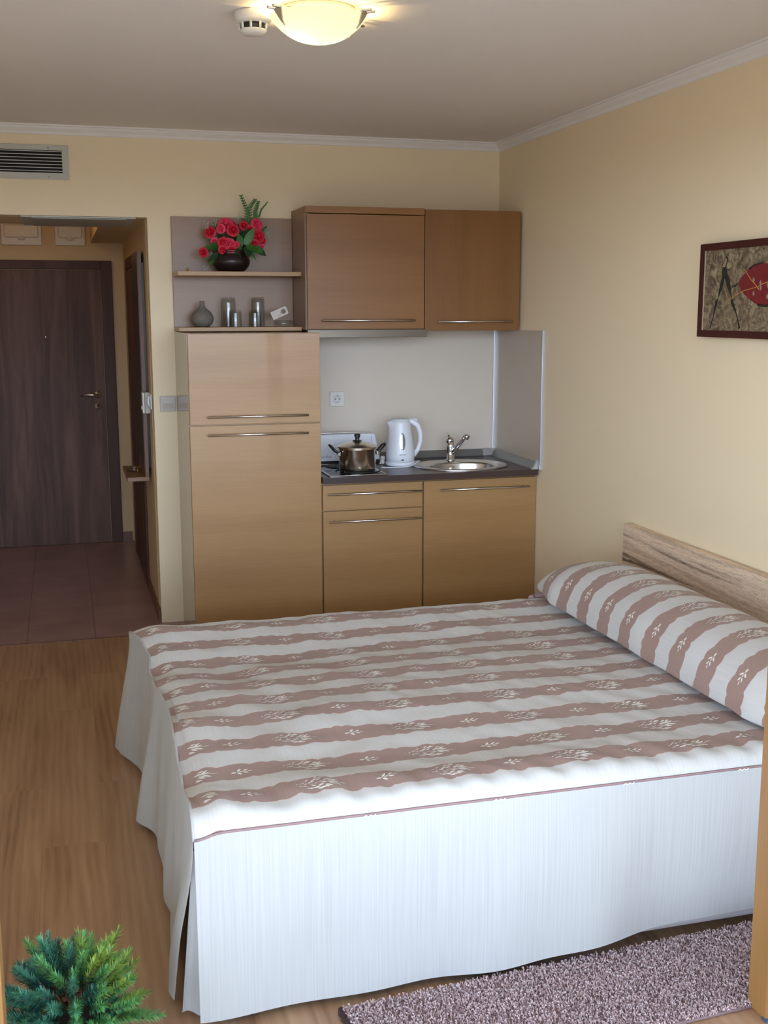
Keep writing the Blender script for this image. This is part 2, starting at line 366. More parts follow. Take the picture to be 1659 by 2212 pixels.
def poly_extrude(bm, pts, d, mi=0):
    """pts: 3D outline, d: extrusion vector"""
    a = [bm.verts.new(p) for p in pts]; b_ = [bm.verts.new(Vector(p)+Vector(d)) for p in pts]
    n = len(a); fs = [bm.faces.new(a), bm.faces.new(b_[::-1])]
    for i in range(n): fs.append(bm.faces.new((a[i], b_[i], b_[(i+1) % n], a[(i+1) % n])))
    for f in fs: f.material_index = mi
    return fs
def obj(name, bm, mats, parent=None, label=None, smooth=False, fixn=True):
    if fixn: bmesh.ops.recalc_face_normals(bm, faces=bm.faces)
    if parent is not None:
        q = parent; off = Vector((0, 0, 0))
        while q is not None: off += q.location; q = q.parent
        bmesh.ops.translate(bm, verts=bm.verts, vec=-off)
    me = bpy.data.meshes.new(name); bm.to_mesh(me); bm.free()
    for m in (mats if isinstance(mats, (list, tuple)) else [mats]): me.materials.append(m)
    if smooth:
        for p in me.polygons: p.use_smooth = True
    o = bpy.data.objects.new(name, me); C.objects.link(o)
    if parent is not None: o.parent = parent
    if label: o['label'] = label
    return o
def B(): return bmesh.new()
def thing(name, label, cat, loc=(0, 0, 0), group=None):
    o = bpy.data.objects.new(name, None); C.objects.link(o); o.location = loc; o.empty_display_size = .05
    o['label'] = label; o['category'] = cat
    if group: o['group'] = group
    return o
def single(name, bm, mats, label, cat, group=None, smooth=False):
    o = obj(name, bm, mats, smooth=smooth); o['label'] = label; o['category'] = cat
    if group: o['group'] = group
    return o
def struct(name, bm, mats, label=None, parent=None):
    o = obj(name, bm, mats, parent)
    if parent is None: o['kind'] = 'structure'
    if label: o['label'] = label
    return o
def bx(*a, **k):
    bm = B(); box(bm, *a, **k); return bm
def copy_tree(o, parent=None):
    c = o.copy(); C.objects.link(c); c.parent = parent
    for ch in [q for q in bpy.data.objects if q.parent == o]: copy_tree(ch, c)
    return c

# ------------------------------------------------------------ room shell
XL, YF, ZC = -3.30, -3.96, 2.56
bm = B(); box(bm, XL-.15, .2, YF-.02, -.215, -.1, 0); struct('floor', bm, M['floor'], 'oak-look laminate floor of the room')
bm = B(); box(bm, XL-.15, .2, -.215, 2.6, -.1, .001); struct('floor_corridor', bm, M['tile'], 'red-brown tiled floor of the entrance corridor')
struct('trim_1', bx(XL, -1.9, -.220, -.210, 0, .0025), M['base_tile'], 'thin metal strip between laminate and tiles')
bm = B()
box(bm, -1.91, .2, 0, .12, 0, 2.7); box(bm, XL-.15, -1.91, 0, .12, 2.13, 2.7); box(bm, XL-.15, -3.05, 0, .12, 0, 2.13)
struct('wall_back', bm, M['wall'], 'cream back wall with the corridor opening')
struct('wall_right', bx(0, .2, YF-.2, 0, 0, 2.7), M['wall'], 'cream right-hand wall behind the bed')
struct('wall_left', bx(XL-.15, XL, YF-.2, 0, 0, 2.7), M['wall'], 'cream left-hand wall')
bm = B()
box(bm, -.2, .0, YF-.2, YF, 0, 2.7); box(bm, XL, -3.2, YF-.2, YF, 0, 2.7); box(bm, -3.2, -.2, YF-.2, YF, 2.32, 2.7)
struct('wall_front', bm, [M['wall']], 'wall around the balcony door')
struct('ceiling', bx(XL-.15, .2, YF-.2, .12, ZC, 2.7), M['ceiling'], 'white ceiling')
def cornice(name, a, b_, nx, ny, lab):
    # profile swept from a to b_; (nx,ny) points into the room
    prof = [(0, 2.515), (.006, 2.517), (.012, 2.53), (.026, 2.543), (.030, 2.552), (.040, 2.553), (.042, ZC), (0, ZC)]
    bm = B(); ra = [bm.verts.new((a[0]+nx*d, a[1]+ny*d, z)) for d, z in prof]; rb = [bm.verts.new((b_[0]+nx*d, b_[1]+ny*d, z)) for d, z in prof]
    n = len(prof)
    for i in range(n): bm.faces.new((ra[i], ra[(i+1) % n], rb[(i+1) % n], rb[i]))
    bm.faces.new(ra); bm.faces.new(rb[::-1]); struct(name, bm, M['crown'], lab)
cornice('trim_2', (XL, 0), (0, 0), 0, -1, 'white cornice along the back wall')
cornice('trim_3', (0, YF), (0, 0), -1, 0, 'white cornice along the right-hand wall')
cornice('trim_4', (XL, YF), (XL, 0), 1, 0, 'white cornice along the left-hand wall')
# corridor
YD = 2.33
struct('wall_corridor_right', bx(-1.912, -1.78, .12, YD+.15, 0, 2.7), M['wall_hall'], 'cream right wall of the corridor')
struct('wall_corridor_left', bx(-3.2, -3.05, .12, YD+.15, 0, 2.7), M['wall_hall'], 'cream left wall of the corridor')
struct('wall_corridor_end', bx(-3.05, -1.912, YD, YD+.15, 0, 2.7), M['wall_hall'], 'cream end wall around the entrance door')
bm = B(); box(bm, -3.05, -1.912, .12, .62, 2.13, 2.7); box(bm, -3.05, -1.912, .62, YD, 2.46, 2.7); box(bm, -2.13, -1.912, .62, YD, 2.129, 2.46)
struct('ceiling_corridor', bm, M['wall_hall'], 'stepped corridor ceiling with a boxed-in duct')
struct('baseboard_corridor', bx(-1.924, -1.912, .0, .78, 0, .07), M['base_tile'], 'brown skirting of the corridor wall')
struct('baseboard_corridor_end', bx(-1.993, -1.924, YD-.012, YD, 0, .07), M['base_tile'], 'brown skirting beside the entrance door')
# entrance door
d = thing('door_1', 'dark brown oak entrance door with lever handle at the corridor end', 'door', (-2.45, YD, 0)); del d['category']; d['kind'] = 'structure'
bm = B()
box(bm, -2.072, -1.995, YD-.03, YD-.001, 0, 2.008, .004); box(bm, -2.98, -2.072, YD-.03, YD-.001, 1.948, 2.008, .004); box(bm, -3.04, -2.98, YD-.03, YD-.001, 0, 2.008, .004)
obj('door_frame', bm, M['dark_frame'], d)
lf = obj('door_leaf', bx(-2.978, -2.076, YD-.018, YD-.001, .003, 1.944, .002), M['entry_door'], d)
bm = B(); lathe(bm, [(0, -.012), (.022, -.012), (.026, -.006), (.026, 0)], (-2.132, YD-.019, 1.075), 24, axis='y')
tube(bm, [(-2.132, YD-.03, 1.075), (-2.132, YD-.065, 1.075), (-2.145, YD-.072, 1.075), (-2.17, YD-.072, 1.078), (-2.21, YD-.068, 1.078), (-2.245, YD-.06, 1.073)], [.009, .009, .010, .011, .009, .005], 12)
obj('lever_handle', bm, M['steel'], lf)
bm = B(); lathe(bm, [(0, -.010), (.022, -.010), (.026, -.004), (.026, 0)], (-2.132, YD-.019, .993), 24, axis='y')
lathe(bm, [(0, -.016), (.008, -.016), (.008, -.008)], (-2.132, YD-.019, .997), 14, axis='y', mi=1)
box(bm, -2.136, -2.128, YD-.034, YD-.028, .978, .995, mi=1)
obj('lock_rosette', bm, [M['chrome'], M['black']], lf)
bm = B(); lathe(bm, [(0, -.006), (.008, -.006), (.010, 0)], (-2.463, YD-.019, 1.483), 16, axis='y'); obj('peephole', bm, M['steel'], lf)
# bathroom door in the corridor's right wall
d = thing('door_2', 'dark brown door in the corridor side wall', 'door', (-1.912, 1.35, 0)); del d['category']; d['kind'] = 'structure'
bm = B(); box(bm, -1.926, -1.9125, .80, .87, 0, 2.0, .003); box(bm, -1.926, -1.9125, 1.83, 1.90, 0, 2.0, .003); box(bm, -1.926, -1.9125, .87, 1.83, 1.93, 2.0, .003)
obj('door_frame', bm, M['dark_frame'], d); obj('door_leaf', bx(-1.920, -1.9125, .872, 1.828, .01, 1.928), M['entry_door'], d)

# balcony-door frame around the camera's view, the balcony beyond
fy0, fy1 = -3.95, -3.875
def post(name, x0, x1, lab):
    bm = B(); box(bm, x0, x1, fy0, fy1, 0.001, 2.32, .004); return bm
d = thing('door_3', 'golden brown wooden balcony door frame', 'door', (-1.7, fy0, 0)); del d['category']; d['kind'] = 'structure'
obj('frame_post', post('p', -2.60, -2.530, ''), M['frame_wood'], d)
obj('frame_post', post('p', -.834, -.785, ''), M['frame_wood'], d)
obj('door_stile', bx(-.785, -.72, -3.94, -3.89, .001, 2.30, .003), M['frame_wood'], d)
obj('door_rail', bx(-.72, -.28, -3.94, -3.89, .001, .16, .003), M['frame_wood'], d)
obj('door_rail', bx(-.72, -.28, -3.94, -3.89, 2.2, 2.30, .003), M['frame_wood'], d)
obj('door_stile', bx(-.28, -.2, -3.94, -3.89, .001, 2.30, .003), M['frame_wood'], d)
obj('glass_pane', bx(-.72, -.28, -3.918, -3.912, .16, 2.2), M['pane'], d)
obj('frame_post', bx(-3.198, -3.12, fy0, fy1, .001, 2.32, .003), M['frame_wood'], d)
obj('glass_pane', bx(-3.12, -2.60, -3.918, -3.912, .10, 2.25), M['pane'], d)
obj('door_rail', bx(-3.12, -2.60, fy0, fy1, .001, .10, .003), M['frame_wood'], d)
obj('frame_head', bx(-3.12, -.2, fy0, fy1, 2.30, 2.32), M['frame_wood'], d)
obj('gasket', bx(-.836, -.783, fy0-.006, fy0+.012, .0015, .008), M['hingeblue'], d)
struct('floor_balcony', bx(-4.6, 1.2, -7.6, YF-.02, -.12, -.02), M['balcony'], 'balcony floor outside the door')
struct('light_block_parapet', bx(-4.6, 1.2, -7.60, -7.45, -.02, .92), M['outer'], 'unseen parapet added to keep low light off the bed skirt')  # added out of view to shade the near bed skirt
struct('light_block_slab', bx(-4.6, 1.2, -6.35, YF-.2, 2.75, 2.9), M['outer'], 'unseen slab added above the door to cut high sky light')  # added out of view, length set to limit sky light on the bed

# ------------------------------------------------------------ vents, boxes, hatch, lamp
g = thing('air_vent', 'grey metal air vent grille high on the back wall', 'vent', (-2.75, 0, 2.384))
x0, x1, z0, z1 = -3.2, -2.282, 2.302, 2.466
xi0, xi1, zi0, zi1 = -3.165, -2.313, 2.334, 2.441
bm = B(); box(bm, x0, x1, -.008, -.001, zi1, z1, .001); box(bm, x0, x1, -.008, -.001, z0, zi0, .001); box(bm, xi1, x1, -.008, -.001, zi0, zi1, .001); box(bm, x0, xi0, -.008, -.001, zi0, zi1, .001)
obj('vent_frame', bm, M['vent'], g)
obj('vent_back', bx(xi0, xi1, -.0025, -.001, zi0, zi1), M['hole'], g)
for i in range(7):
    z = zi0+.007+i*.0155
    bm = B(); box(bm, xi0, xi1, -.0085, -.003, z, z+.0035); obj('slat', bm, M['slat'], g)
for sx_, sz in ((-2.377, 2.452), (-2.379, 2.314)):
    bm = B(); lathe(bm, [(0, -.004), (.004, -.003), (.0055, 0)], (sx_, -.008, sz), 12, axis='y'); obj('screw', bm, M['steel'], g)

def fuse_box(x0, x1, label):
    z0, z1 = 2.108, 2.262; y = YD-.001
    t = thing('fuse_box', label, 'fuse box', ((x0+x1)/2, y, z0), 'fuse boxes over the entrance door')
    bm = B(); box(bm, x0, x1, y-.022, y, z0, z1, .006); obj('housing', bm, M['whitew'], t)
    bm = B(); box(bm, x0+.022, x1-.022, y-.034, y-.022, z0+.05, z1-.018, .008); obj('cover', bm, M['whitew'], t)
    xc = (x0+x1)/2
    bm = B(); lathe(bm, [(0, -.012), (.022, -.010), (.028, 0)], (xc, y-.024, z0+.048), 20, axis='y', sy=.6); obj('thumb_tab', bm, M['whitew'], t)
fuse_box(-2.722, -2.455, 'larger white fuse box above the entrance door, left of the pair')
fuse_box(-2.368, -2.165, 'smaller white fuse box above the entrance door, right of the pair')
t = thing('ceiling_hatch', 'pale access hatch in the lowered corridor ceiling', 'hatch', (-2.24, .3, 2.13))
bm = B(); box(bm, -2.525, -1.965, .012, .60, 2.122, 2.1295, .002); obj('hatch_rim', bm, M['vent'], t)
obj('hatch_panel', bx(-2.475, -2.01, .035, .585, 2.118, 2.122, .001), plain('hatch_enamel', (.42, .42, .37), .4), t)

# ceiling lamp
LX, LY = -1.562, -2.48
t = thing('ceiling_lamp', 'round frosted glass ceiling lamp glowing yellow with metal clips', 'ceiling lamp', (LX, LY, ZC))
bm = B(); lathe(bm, [(0, 0), (.115, 0), (.118, -.012), (.10, -.016), (0, -.016)], (LX, LY, ZC-.001), 40); obj('ceiling_plate', bm, M['whitew'], t)
R_, zr = .147, ZC-.024
prof = []
for i in range(15):
    a = i/14; r = R_*(1-a**1.6); h = -.073*(1-(r/R_)**2.5)
    prof.append((max(r, 0) if i < 14 else 0, h))
inner = [(max(r-.004, 0), h+.004) for r, h in prof]
bm = B(); lathe(bm, prof, (LX, LY, zr), 56); obj('glass_shade', bm, M['shade'], t)
cps = [(math.radians(a)) for a in (207, 322, 30)]
for a in cps:
    ca, sa = math.cos(a), math.sin(a)
    def pt(r, tt, z): return (LX+ca*r-sa*tt, LY+sa*r+ca*tt, z)
    bm = B()
    poly_extrude(bm, [pt(R_+.006, -.020, zr+.006), pt(R_+.006, .020, zr+.006), pt(R_-.008, .006, zr-.024), pt(R_-.022, 0, zr-.042), pt(R_-.012, -.004, zr-.030)], (ca*.004, sa*.004, -.001))
    for s in (-1, 1): tube(bm, [pt(R_-.06, s*.013, zr+.008), pt(R_+.035, s*.013, zr+.004)], .0042, 10)
    obj('clip', bm, M['steel'], t)
for (dx, dy) in ((-.045, .0), (.05, .02)):
    ld = bpy.data.lights.new('bulb', 'POINT'); ld.energy = LAMP_WATTS*(1.35 if dx < 0 else .65); ld.color = (1, .70, .26); ld.shadow_soft_size = .018
    lo = bpy.data.objects.new('bulb', ld); C.objects.link(lo); lo.parent = t; lo.location = (dx, dy, -.062)
hl = bpy.data.lights.new('corridor_bulb', 'POINT'); hl.energy = 2.2; hl.color = (1, .62, .25); hl.shadow_soft_size = .05
ho = bpy.data.objects.new('corridor_bulb', hl); C.objects.link(ho); ho.location = (-2.62, 1.25, 2.38)      # warm corridor ceiling bulb, behind the lowered ceiling
# smoke detector
SX, SY = -1.748, -2.40
t = thing('smoke_detector', 'small white round smoke detector on the ceiling beside the lamp', 'smoke detector', (SX, SY, ZC))
bm = B(); lathe(bm, [(0, 0), (.056, 0), (.058, -.006), (.056, -.026), (.046, -.034), (0, -.034)], (SX, SY, ZC-.0005), 40); obj('base', bm, M['whitew'], t)
bm = B(); lathe(bm, [(0, -.034), (.036, -.034), (.036, -.052), (0, -.052)], (SX, SY, ZC), 32); obj('sensor_chamber', bm, M['black'], t)
bm = B()
for k in range(9):
    a = 2*PI*k/9+.2; ca, sa = math.cos(a), math.sin(a)
    tube(bm, [(SX+.043*ca, SY+.043*sa, ZC-.032), (SX+.040*ca, SY+.040*sa, ZC-.054)], .004, 8)
lathe(bm, [(0, -.052), (.041, -.052), (.041, -.057), (.030, -.066), (0, -.068)], (SX, SY, ZC), 32); obj('cage', bm, M['whitew'], t)

# ------------------------------------------------------------ kitchen
def handle(parent, xa, xb, y, z, st=.03):
    bm = B(); tube(bm, [(xa, y-st, z), (xb, y-st, z)], .0055, 12)
    for x in (xa+.03, xb-.03): tube(bm, [(x, y-.0005, z), (x, y-st, z)], .004, 8)
    obj('handle', bm, M['steel'], parent)
YT = -.587
t = thing('tall_cabinet', 'tall oak-look kitchen cabinet with two doors and glossy beige side', 'cabinet', (-1.472, -.3, 0))
bm = B(); box(bm, -1.792, -1.774, YT, -.002, 0.001, 1.556); obj('side_panel', bm, M['cab_side'], t, 'glossy beige side panel')
bm = B(); box(bm, -1.774, -1.153, YT, -.002, .1, 1.556); obj('carcass', bm, M['oak_h'], t)
obj('plinth', bx(-1.774, -1.153, YT+.04, YT+.056, 0.001, .1), M['oak_h'], t)
dd = obj('door', bx(-1.789, -1.153, YT-.02, YT-.001, 1.124, 1.554, .0015), M['oak_h'], t, 'short upper door'); handle(dd, -1.708, -1.219, YT-.02, 1.162)
dd = obj('door', bx(-1.791, -1.153, YT-.02, YT-.001, .10, 1.118, .0015), M['oak_h'], t, 'long lower door'); handle(dd, -1.709, -1.221, YT-.02, 1.075)
t = thing('drawer_cabinet', 'oak-look base cabinet with one drawer above a door, under the hob', 'cabinet', (-.887, -.3, 0))
bm = B(); box(bm, -1.149, -.626, YT, -.02, .1, .8175); obj('carcass', bm, M['oak_h'], t)
obj('plinth', bx(-1.149, -.626, YT+.04, YT+.056, 0.001, .1), M['oak_h'], t)
dd = obj('drawer_front', bx(-1.146, -.628, YT-.02, YT-.001, .679, .806, .0015), M['oak_h'], t); handle(dd, -1.126, -.639, YT-.02, .763)
dd = obj('door', bx(-1.146, -.628, YT-.02, YT-.001, .10, .673, .0015), M['oak_h'], t); handle(dd, -1.121, -.633, YT-.02, .624)
t = thing('sink_cabinet', 'oak-look base cabinet with a single door, under the sink', 'cabinet', (-.313, -.3, 0))
bm = B()
box(bm, -.625, -.607, YT, -.02, .1, .8175); box(bm, -.021, -.002, YT, -.02, .1, .8175); box(bm, -.607, -.021, YT, -.02, .1, .118); box(bm, -.607, -.021, -.038, -.02, .118, .8175)
box(bm, -.607, -.021, YT, YT+.018, .76, .8175); obj('carcass', bm, M['oak_h'], t)
obj('plinth', bx(-.625, -.002, YT+.04, YT+.056, 0.001, .1), M['oak_h'], t)
dd = obj('door', bx(-.620, -.003, YT-.02, YT-.001, .10, .806, .0015), M['oak_h'], t); handle(dd, -.54, -.051, YT-.02, .761)

# worktop with a real opening for the bowl
SKX, SKY_ = -.352, -.40
t = thing('worktop', 'dark brown worktop with grey upstand over the base cabinets', 'worktop', (-.58, -.32, .82))
WX0, WX1, WY0, WY1, WZ0, WZ1 = -1.150, -.013, -.647, -.013, .8185, .850
bm = B(); n = 48
def rect_pt(a):
    ca, sa = math.cos(a), math.sin(a)
    tx = ((WX1-SKX) if ca > 0 else (WX0-SKX))/ca if abs(ca) > 1e-6 else 1e9
    ty = ((WY1-SKY_) if sa > 0 else (WY0-SKY_))/sa if abs(sa) > 1e-6 else 1e9
    k = min(tx, ty); return SKX+ca*k, SKY_+sa*k
angs = [2*PI*k/n for k in range(n)]+[math.atan2(yy-SKY_, xx-SKX) % (2*PI) for xx in (WX0, WX1) for yy in (WY0, WY1)]
angs = sorted(set(round(a, 5) for a in angs))
top_o, top_i, bot_o, bot_i = [], [], [], []
for a in angs:
    ox, oy = rect_pt(a); ix, iy = SKX+.215*math.cos(a), SKY_+.165*math.sin(a)
    top_o.append(bm.verts.new((ox, oy, WZ1))); bot_o.append(bm.verts.new((ox, oy, WZ0)))
    top_i.append(bm.verts.new((ix, iy, WZ1))); bot_i.append(bm.verts.new((ix, iy, WZ0)))
k_ = len(angs)
for i in range(k_):
    j = (i+1) % k_
    bm.faces.new((top_o[i], top_o[j], top_i[j], top_i[i])); bm.faces.new((bot_o[j], bot_o[i], bot_i[i], bot_i[j]))
    bm.faces.new((top_o[j], top_o[i], bot_o[i], bot_o[j])); bm.faces.new((top_i[i], top_i[j], bot_i[j], bot_i[i]))
obj('slab', bm, M['counter'], t)
bm = B(); poly_extrude(bm, [(-1.149, -.013, .8505), (-1.149, -.040, .8505), (-1.149, -.034, .858), (-1.149, -.016, .886), (-1.149, -.013, .888)], (1.112, 0, 0)); obj('back_upstand', bm, M['alu_dark'], t)
bm = B(); poly_extrude(bm, [(-.014, -.640, .8505), (-.040, -.640, .8505), (-.034, -.640, .858), (-.017, -.640, .886), (-.014, -.640, .888)], (0, .60, 0)); obj('side_upstand', bm, M['alu_dark'], t)
bm = B(); poly_extrude(bm, [(-.085, -.0125, .8505), (-.085, -.0425, .8505), (-.060, -.0445, .8535), (-.075, -.018, .889), (-.085, -.0125, .891)], (.046, -.001, 0)); obj('corner_cap', bm, M['alu'], t)
bm = B(); poly_extrude(bm, [(-.013, -.646, .8505), (-.046, -.646, .8505), (-.032, -.646, .862), (-.019, -.646, .892), (-.013, -.646, .895)], (0, .016, 0)); obj('end_cap', bm, M['alu'], t)
# splashbacks
single('splashback', bx(-1.150, -.013, -.012, -.001, .852, 1.557), M['splash'], 'cream splashback panel on the back wall above the worktop', 'splashback')
t = thing('side_splashback', 'beige side splashback panel with aluminium edge beside the sink', 'splashback', (-.006, -.34, .86))
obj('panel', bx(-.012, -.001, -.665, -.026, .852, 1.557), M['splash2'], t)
obj('edge_profile', bx(-.0155, -.001, -.678, -.665, .850, 1.562, .001), M['alu'], t)
obj('corner_profile', bx(-.026, -.001, -.026, -.0125, .888, 1.557, .002), M['alu'], t)

# sink
bm = B(); sxr = .250/.25
prof = [(.250, .0005), (.252, .004), (.240, .0075), (.222, .005), (.214, .0045)]
bm_r = bm
seg = 64
def ell(rx, ry, z, cx=SKX, cy=SKY_): return [bm.verts.new((cx+rx*math.cos(2*PI*k/seg), cy+ry*math.sin(2*PI*k/seg), z)) for k in range(seg)]
def skin(rings):
    for a, b_ in zip(rings, rings[1:]):
        for k in range(seg):
            f = bm.faces.new((a[k], a[(k+1) % seg], b_[(k+1) % seg], b_[k])); f.smooth = True
zt = .850
t = thing('sink', 'oval stainless steel sink set in the worktop', 'sink', (SKX, SKY_, .85))
bcx, bcy = SKX, SKY_-.028
skin([ell(.253, .216, zt+.0004), ell(.254, .217, zt+.004), ell(.248, .211, zt+.008), ell(.236, .199, zt+.0075), ell(.226, .190, zt+.004), ell(.200, .150, zt+.0045, bcx, bcy), ell(.186, .134, zt+.004, bcx, bcy), ell(.182, .130, zt-.003, bcx, bcy)])
obj('rim', bm, M['steel'], t)
bm = B()
skin([ell(.182, .130, zt-.003, bcx, bcy), ell(.178, .126, zt-.02, bcx, bcy), ell(.170, .118, zt-.10, bcx, bcy), ell(.150, .10, zt-.135, bcx, bcy), ell(.05, .04, zt-.142, bcx, bcy)])
bm.faces.new([v for v in bm.verts][-seg:])
obj('bowl', bm, M['steel'], t)
bm = B(); lathe(bm, [(0, -.006), (.014, -.005), (.018, 0)], (SKX-.015, bcy+.123, zt-.030), 20, axis='y'); lathe(bm, [(0, -.012), (.005, -.011), (.005, -.004)], (SKX-.015, bcy+.123, zt-.030), 12, axis='y'); obj('overflow', bm, M['chrome'], t)
# tap
FX, FY = SKX+.012, -.205
t = thing('mixer_tap', 'chrome mixer tap behind the oval sink', 'tap', (FX, FY, .858))
bm = B(); lathe(bm, [(0, 0), (.027, 0), (.027, .006), (.021, .010), (.020, .050), (.022, .075), (.021, .10), (.012, .104), (0, .104)], (FX, FY, .854), 28); obj('body', bm, M['chrome'], t)
bm = B(); tube(bm, [(FX, FY, .885), (FX+.018, FY-.03, .918), (FX+.044, FY-.075, .975), (FX+.052, FY-.092, .992)], [.013, .012, .011, .011], 14)
tube(bm, [(FX+.050, FY-.090, .996), (FX+.064, FY-.104, .986)], [.014, .014], 16); obj('spout', bm, M['chrome'], t)
bm = B()
bmesh.ops.create_uvsphere(bm, u_segments=20, v_segments=12, radius=.022, matrix=Matrix.Translation((FX-.004, FY, .962)))
for f in bm.faces: f.smooth = True
tube(bm, [(FX-.006, FY, .972), (FX-.004, FY+.03, .990), (FX+.0, FY+.055, .996)], [.008, .007, .006], 10); obj('lever', bm, M['chrome'], t)
bm = B(); lathe(bm, [(0, -.0235), (.004, -.023), (.004, -.018)], (FX-.004, FY, .960), 12, axis='y'); obj('temperature_dot', bm, M['ledred'], t, 'small red dot')

# wall cabinets, hood, open shelf
t = thing('wall_cabinet', 'oak-look wall cabinet with lift-up door above the hood', 'cabinet', (-.852, -.17, 1.56))
bm = B(); box(bm, -1.165, -1.147, -.341, -.002, 1.566, 2.1405); box(bm, -.560, -.542, -.341, -.002, 1.566, 2.1405); box(bm, -1.147, -.560, -.341, -.002, 1.566, 1.584); box(bm, -1.147, -.560, -.018, -.002, 1.584, 2.14)
obj('carcass', bm, M['shelf_back'], t)
obj('top_fascia', bx(-1.165, -.543, -.360, -.002, 2.141, 2.174, .001), M['oak_shaded_h'], t)
dd = obj('door', bx(-1.158, -.544, -.360, -.342, 1.569, 2.137, .0015), M['oak_shaded_h'], t); handle(dd, -1.09, -.60, -.36, 1.612)
t = thing('corner_wall_cabinet', 'oak-look wall cabinet with vertical grain door in the corner', 'cabinet', (-.278, -.17, 1.56))
bm = B(); box(bm, -.540, -.018, -.341, -.002, 1.560, 2.170); obj('carcass', bm, M['oak_shaded_v'], t)
dd = obj('door', bx(-.540, -.016, -.360, -.342, 1.558, 2.170, .0015), M['oak_shaded_v'], t); handle(dd, -.476, -.061, -.36, 1.604)
t = thing('cooker_hood', 'slim stainless steel cooker hood under the wall cabinet', 'cooker hood', (-.84, -.17, 1.527))
obj('hood_body', bx(-1.145, -.548, -.33, -.014, 1.534, 1.5655), M['black'], t, 'dark hood underside')
obj('front_strip', bx(-1.160, -.527, -.362, -.331, 1.527, 1.5655, .001), M['hoodsteel'], t)
t = thing('open_shelf_unit', 'open oak-look wall shelf with two boards over the tall cabinet', 'shelf', (-1.48, -.12, 1.56))
obj('back_panel', bx(-1.792, -1.166, -.018, -.001, 1.5605, 2.136, .001), M['shelf_back'], t)
obj('shelf_board', bx(-1.790, -1.166, -.25, -.019, 1.834, 1.856, .0015), M['oak_edge'], t)
obj('shelf_board', bx(-1.792, -1.166, -.25, -.019, 1.560, 1.580, .0015), M['oak_edge'], t)
for zz, nm in ((1.882, 0),):
    bm = B(); lathe(bm, [(0, -.003), (.007, -.0025), (.008, 0)], (-1.716, -.018, 1.872), 14, axis='y'); obj('cover_cap', bm, M['ochre'], t, 'small round brown cover cap')

# ------------------------------------------------------------ socket and switches
def plate(bm, x0, x1, y, z0, z1, th, bev): box(bm, x0, x1, y-th, y, z0, z1, bev, 3)
t = thing('wall_socket', 'white wall socket on the splashback above the hob', 'socket', (-.930, -.012, 1.188))
bm = B(); plate(bm, -.971, -.889, -.0125, 1.147, 1.229, .009, .004); obj('cover_plate', bm, M['whitew'], t)
bm = B(); lathe(bm, [(.024, -.0098), (.022, -.0125), (.0195, -.0125), (.018, -.0096), (0, -.0096)], (-.930, -.0125, 1.188), 32, axis='y'); obj('socket_ring', bm, M['whitew'], t)
bm = B()
for sx_ in (-.0095, .0095): lathe(bm, [(0, -.0106), (.003, -.0106), (.003, -.009)], (-.930+sx_, -.0125, 1.188), 12, axis='y')
for sz in (-1, 1): box(bm, -.933, -.927, -.0235, -.021, 1.188+sz*.0175-.002, 1.188+sz*.0175+.002)
obj('contact_holes', bm, M['black'], t)
t = thing('light_switch', 'silver-grey rocker light switch on the wall beside the tall cabinet', 'switch', (-1.838, 0, 1.183))
bm = B(); plate(bm, -1.879, -1.797, -.001, 1.142, 1.224, .009, .004); obj('frame', bm, M['greyswitch'], t)
bm = B(); poly_extrude(bm, [(-1.865, -.010, 1.156), (-1.865, -.0125, 1.156), (-1.865, -.0165, 1.185), (-1.865, -.0120, 1.210), (-1.865, -.010, 1.210)], (.054, 0, 0)); obj('rocker', bm, M['greyswitch'], t)
# corridor wall fittings
XW = -1.912
t = thing('wall_thermostat', 'cream wall thermostat box on the corridor wall edge', 'thermostat', (XW, .25, 1.17))
bm = B(); box(bm, XW-.030, XW-.0005, .205, .295, 1.115, 1.228, .003); obj('housing', bm, M['vent'], t)
bm = B(); box(bm, XW-.042, XW-.031, .205, .295, 1.115, 1.228, .004); box(bm, XW-.048, XW-.042, .22, .25, 1.135, 1.155, .002); obj('front_cover', bm, M['whitew'], t)
t = thing('corridor_switch', 'white rocker switch on the corridor wall nearest the room', 'switch', (XW, .12, 1.186))
bm = B(); box(bm, XW-.009, XW-.0005, .08, .162, 1.146, 1.227, .003); obj('frame', bm, M['whitew'], t)
bm = B(); tube(bm, [(XW-.011, .121, 1.160), (XW-.016, .121, 1.172), (XW-.018, .121, 1.188), (XW-.015, .121, 1.206), (XW-.011, .121, 1.214)], .006, 8); obj('rocker', bm, M['white'], t)
t = thing('wall_panel', 'tall dark glossy panel with brown edge and small shelf on corridor wall', 'wall panel', (XW, .55, .76))
bm = B(); box(bm, -1.946, -1.926, .31, .80, .755, 1.98, .001); obj('back_board', bm, M['panel_edge'], t, 'brown edge board')
obj('dark_front', bx(-1.9485, -1.9465, .325, .785, .80, 1.96), M['panel_dark'], t, 'dark glossy front')
bm = B(); box(bm, -1.925, -1.9125, .36, .75, .80, 1.92); obj('wall_batten', bm, M['black'], t)
bm = B(); box(bm, -2.045, -1.926, .31, .82, .732, .7545, .001); obj('shelf', bm, wood('mirror_shelf_wood', [(.3, (.20, .10, .05)), (.7, (.28, .15, .08))], 1), t)
bm = B(); lathe(bm, [(0, .004), (.040, .003), (.046, .024), (.050, .025), (.044, 0.0005), (0, .0005)], (-1.992, .56, .7545), 28)
single('glass_dish', bm, M['glass'], 'small clear glass dish on the corridor mirror shelf', 'dish')

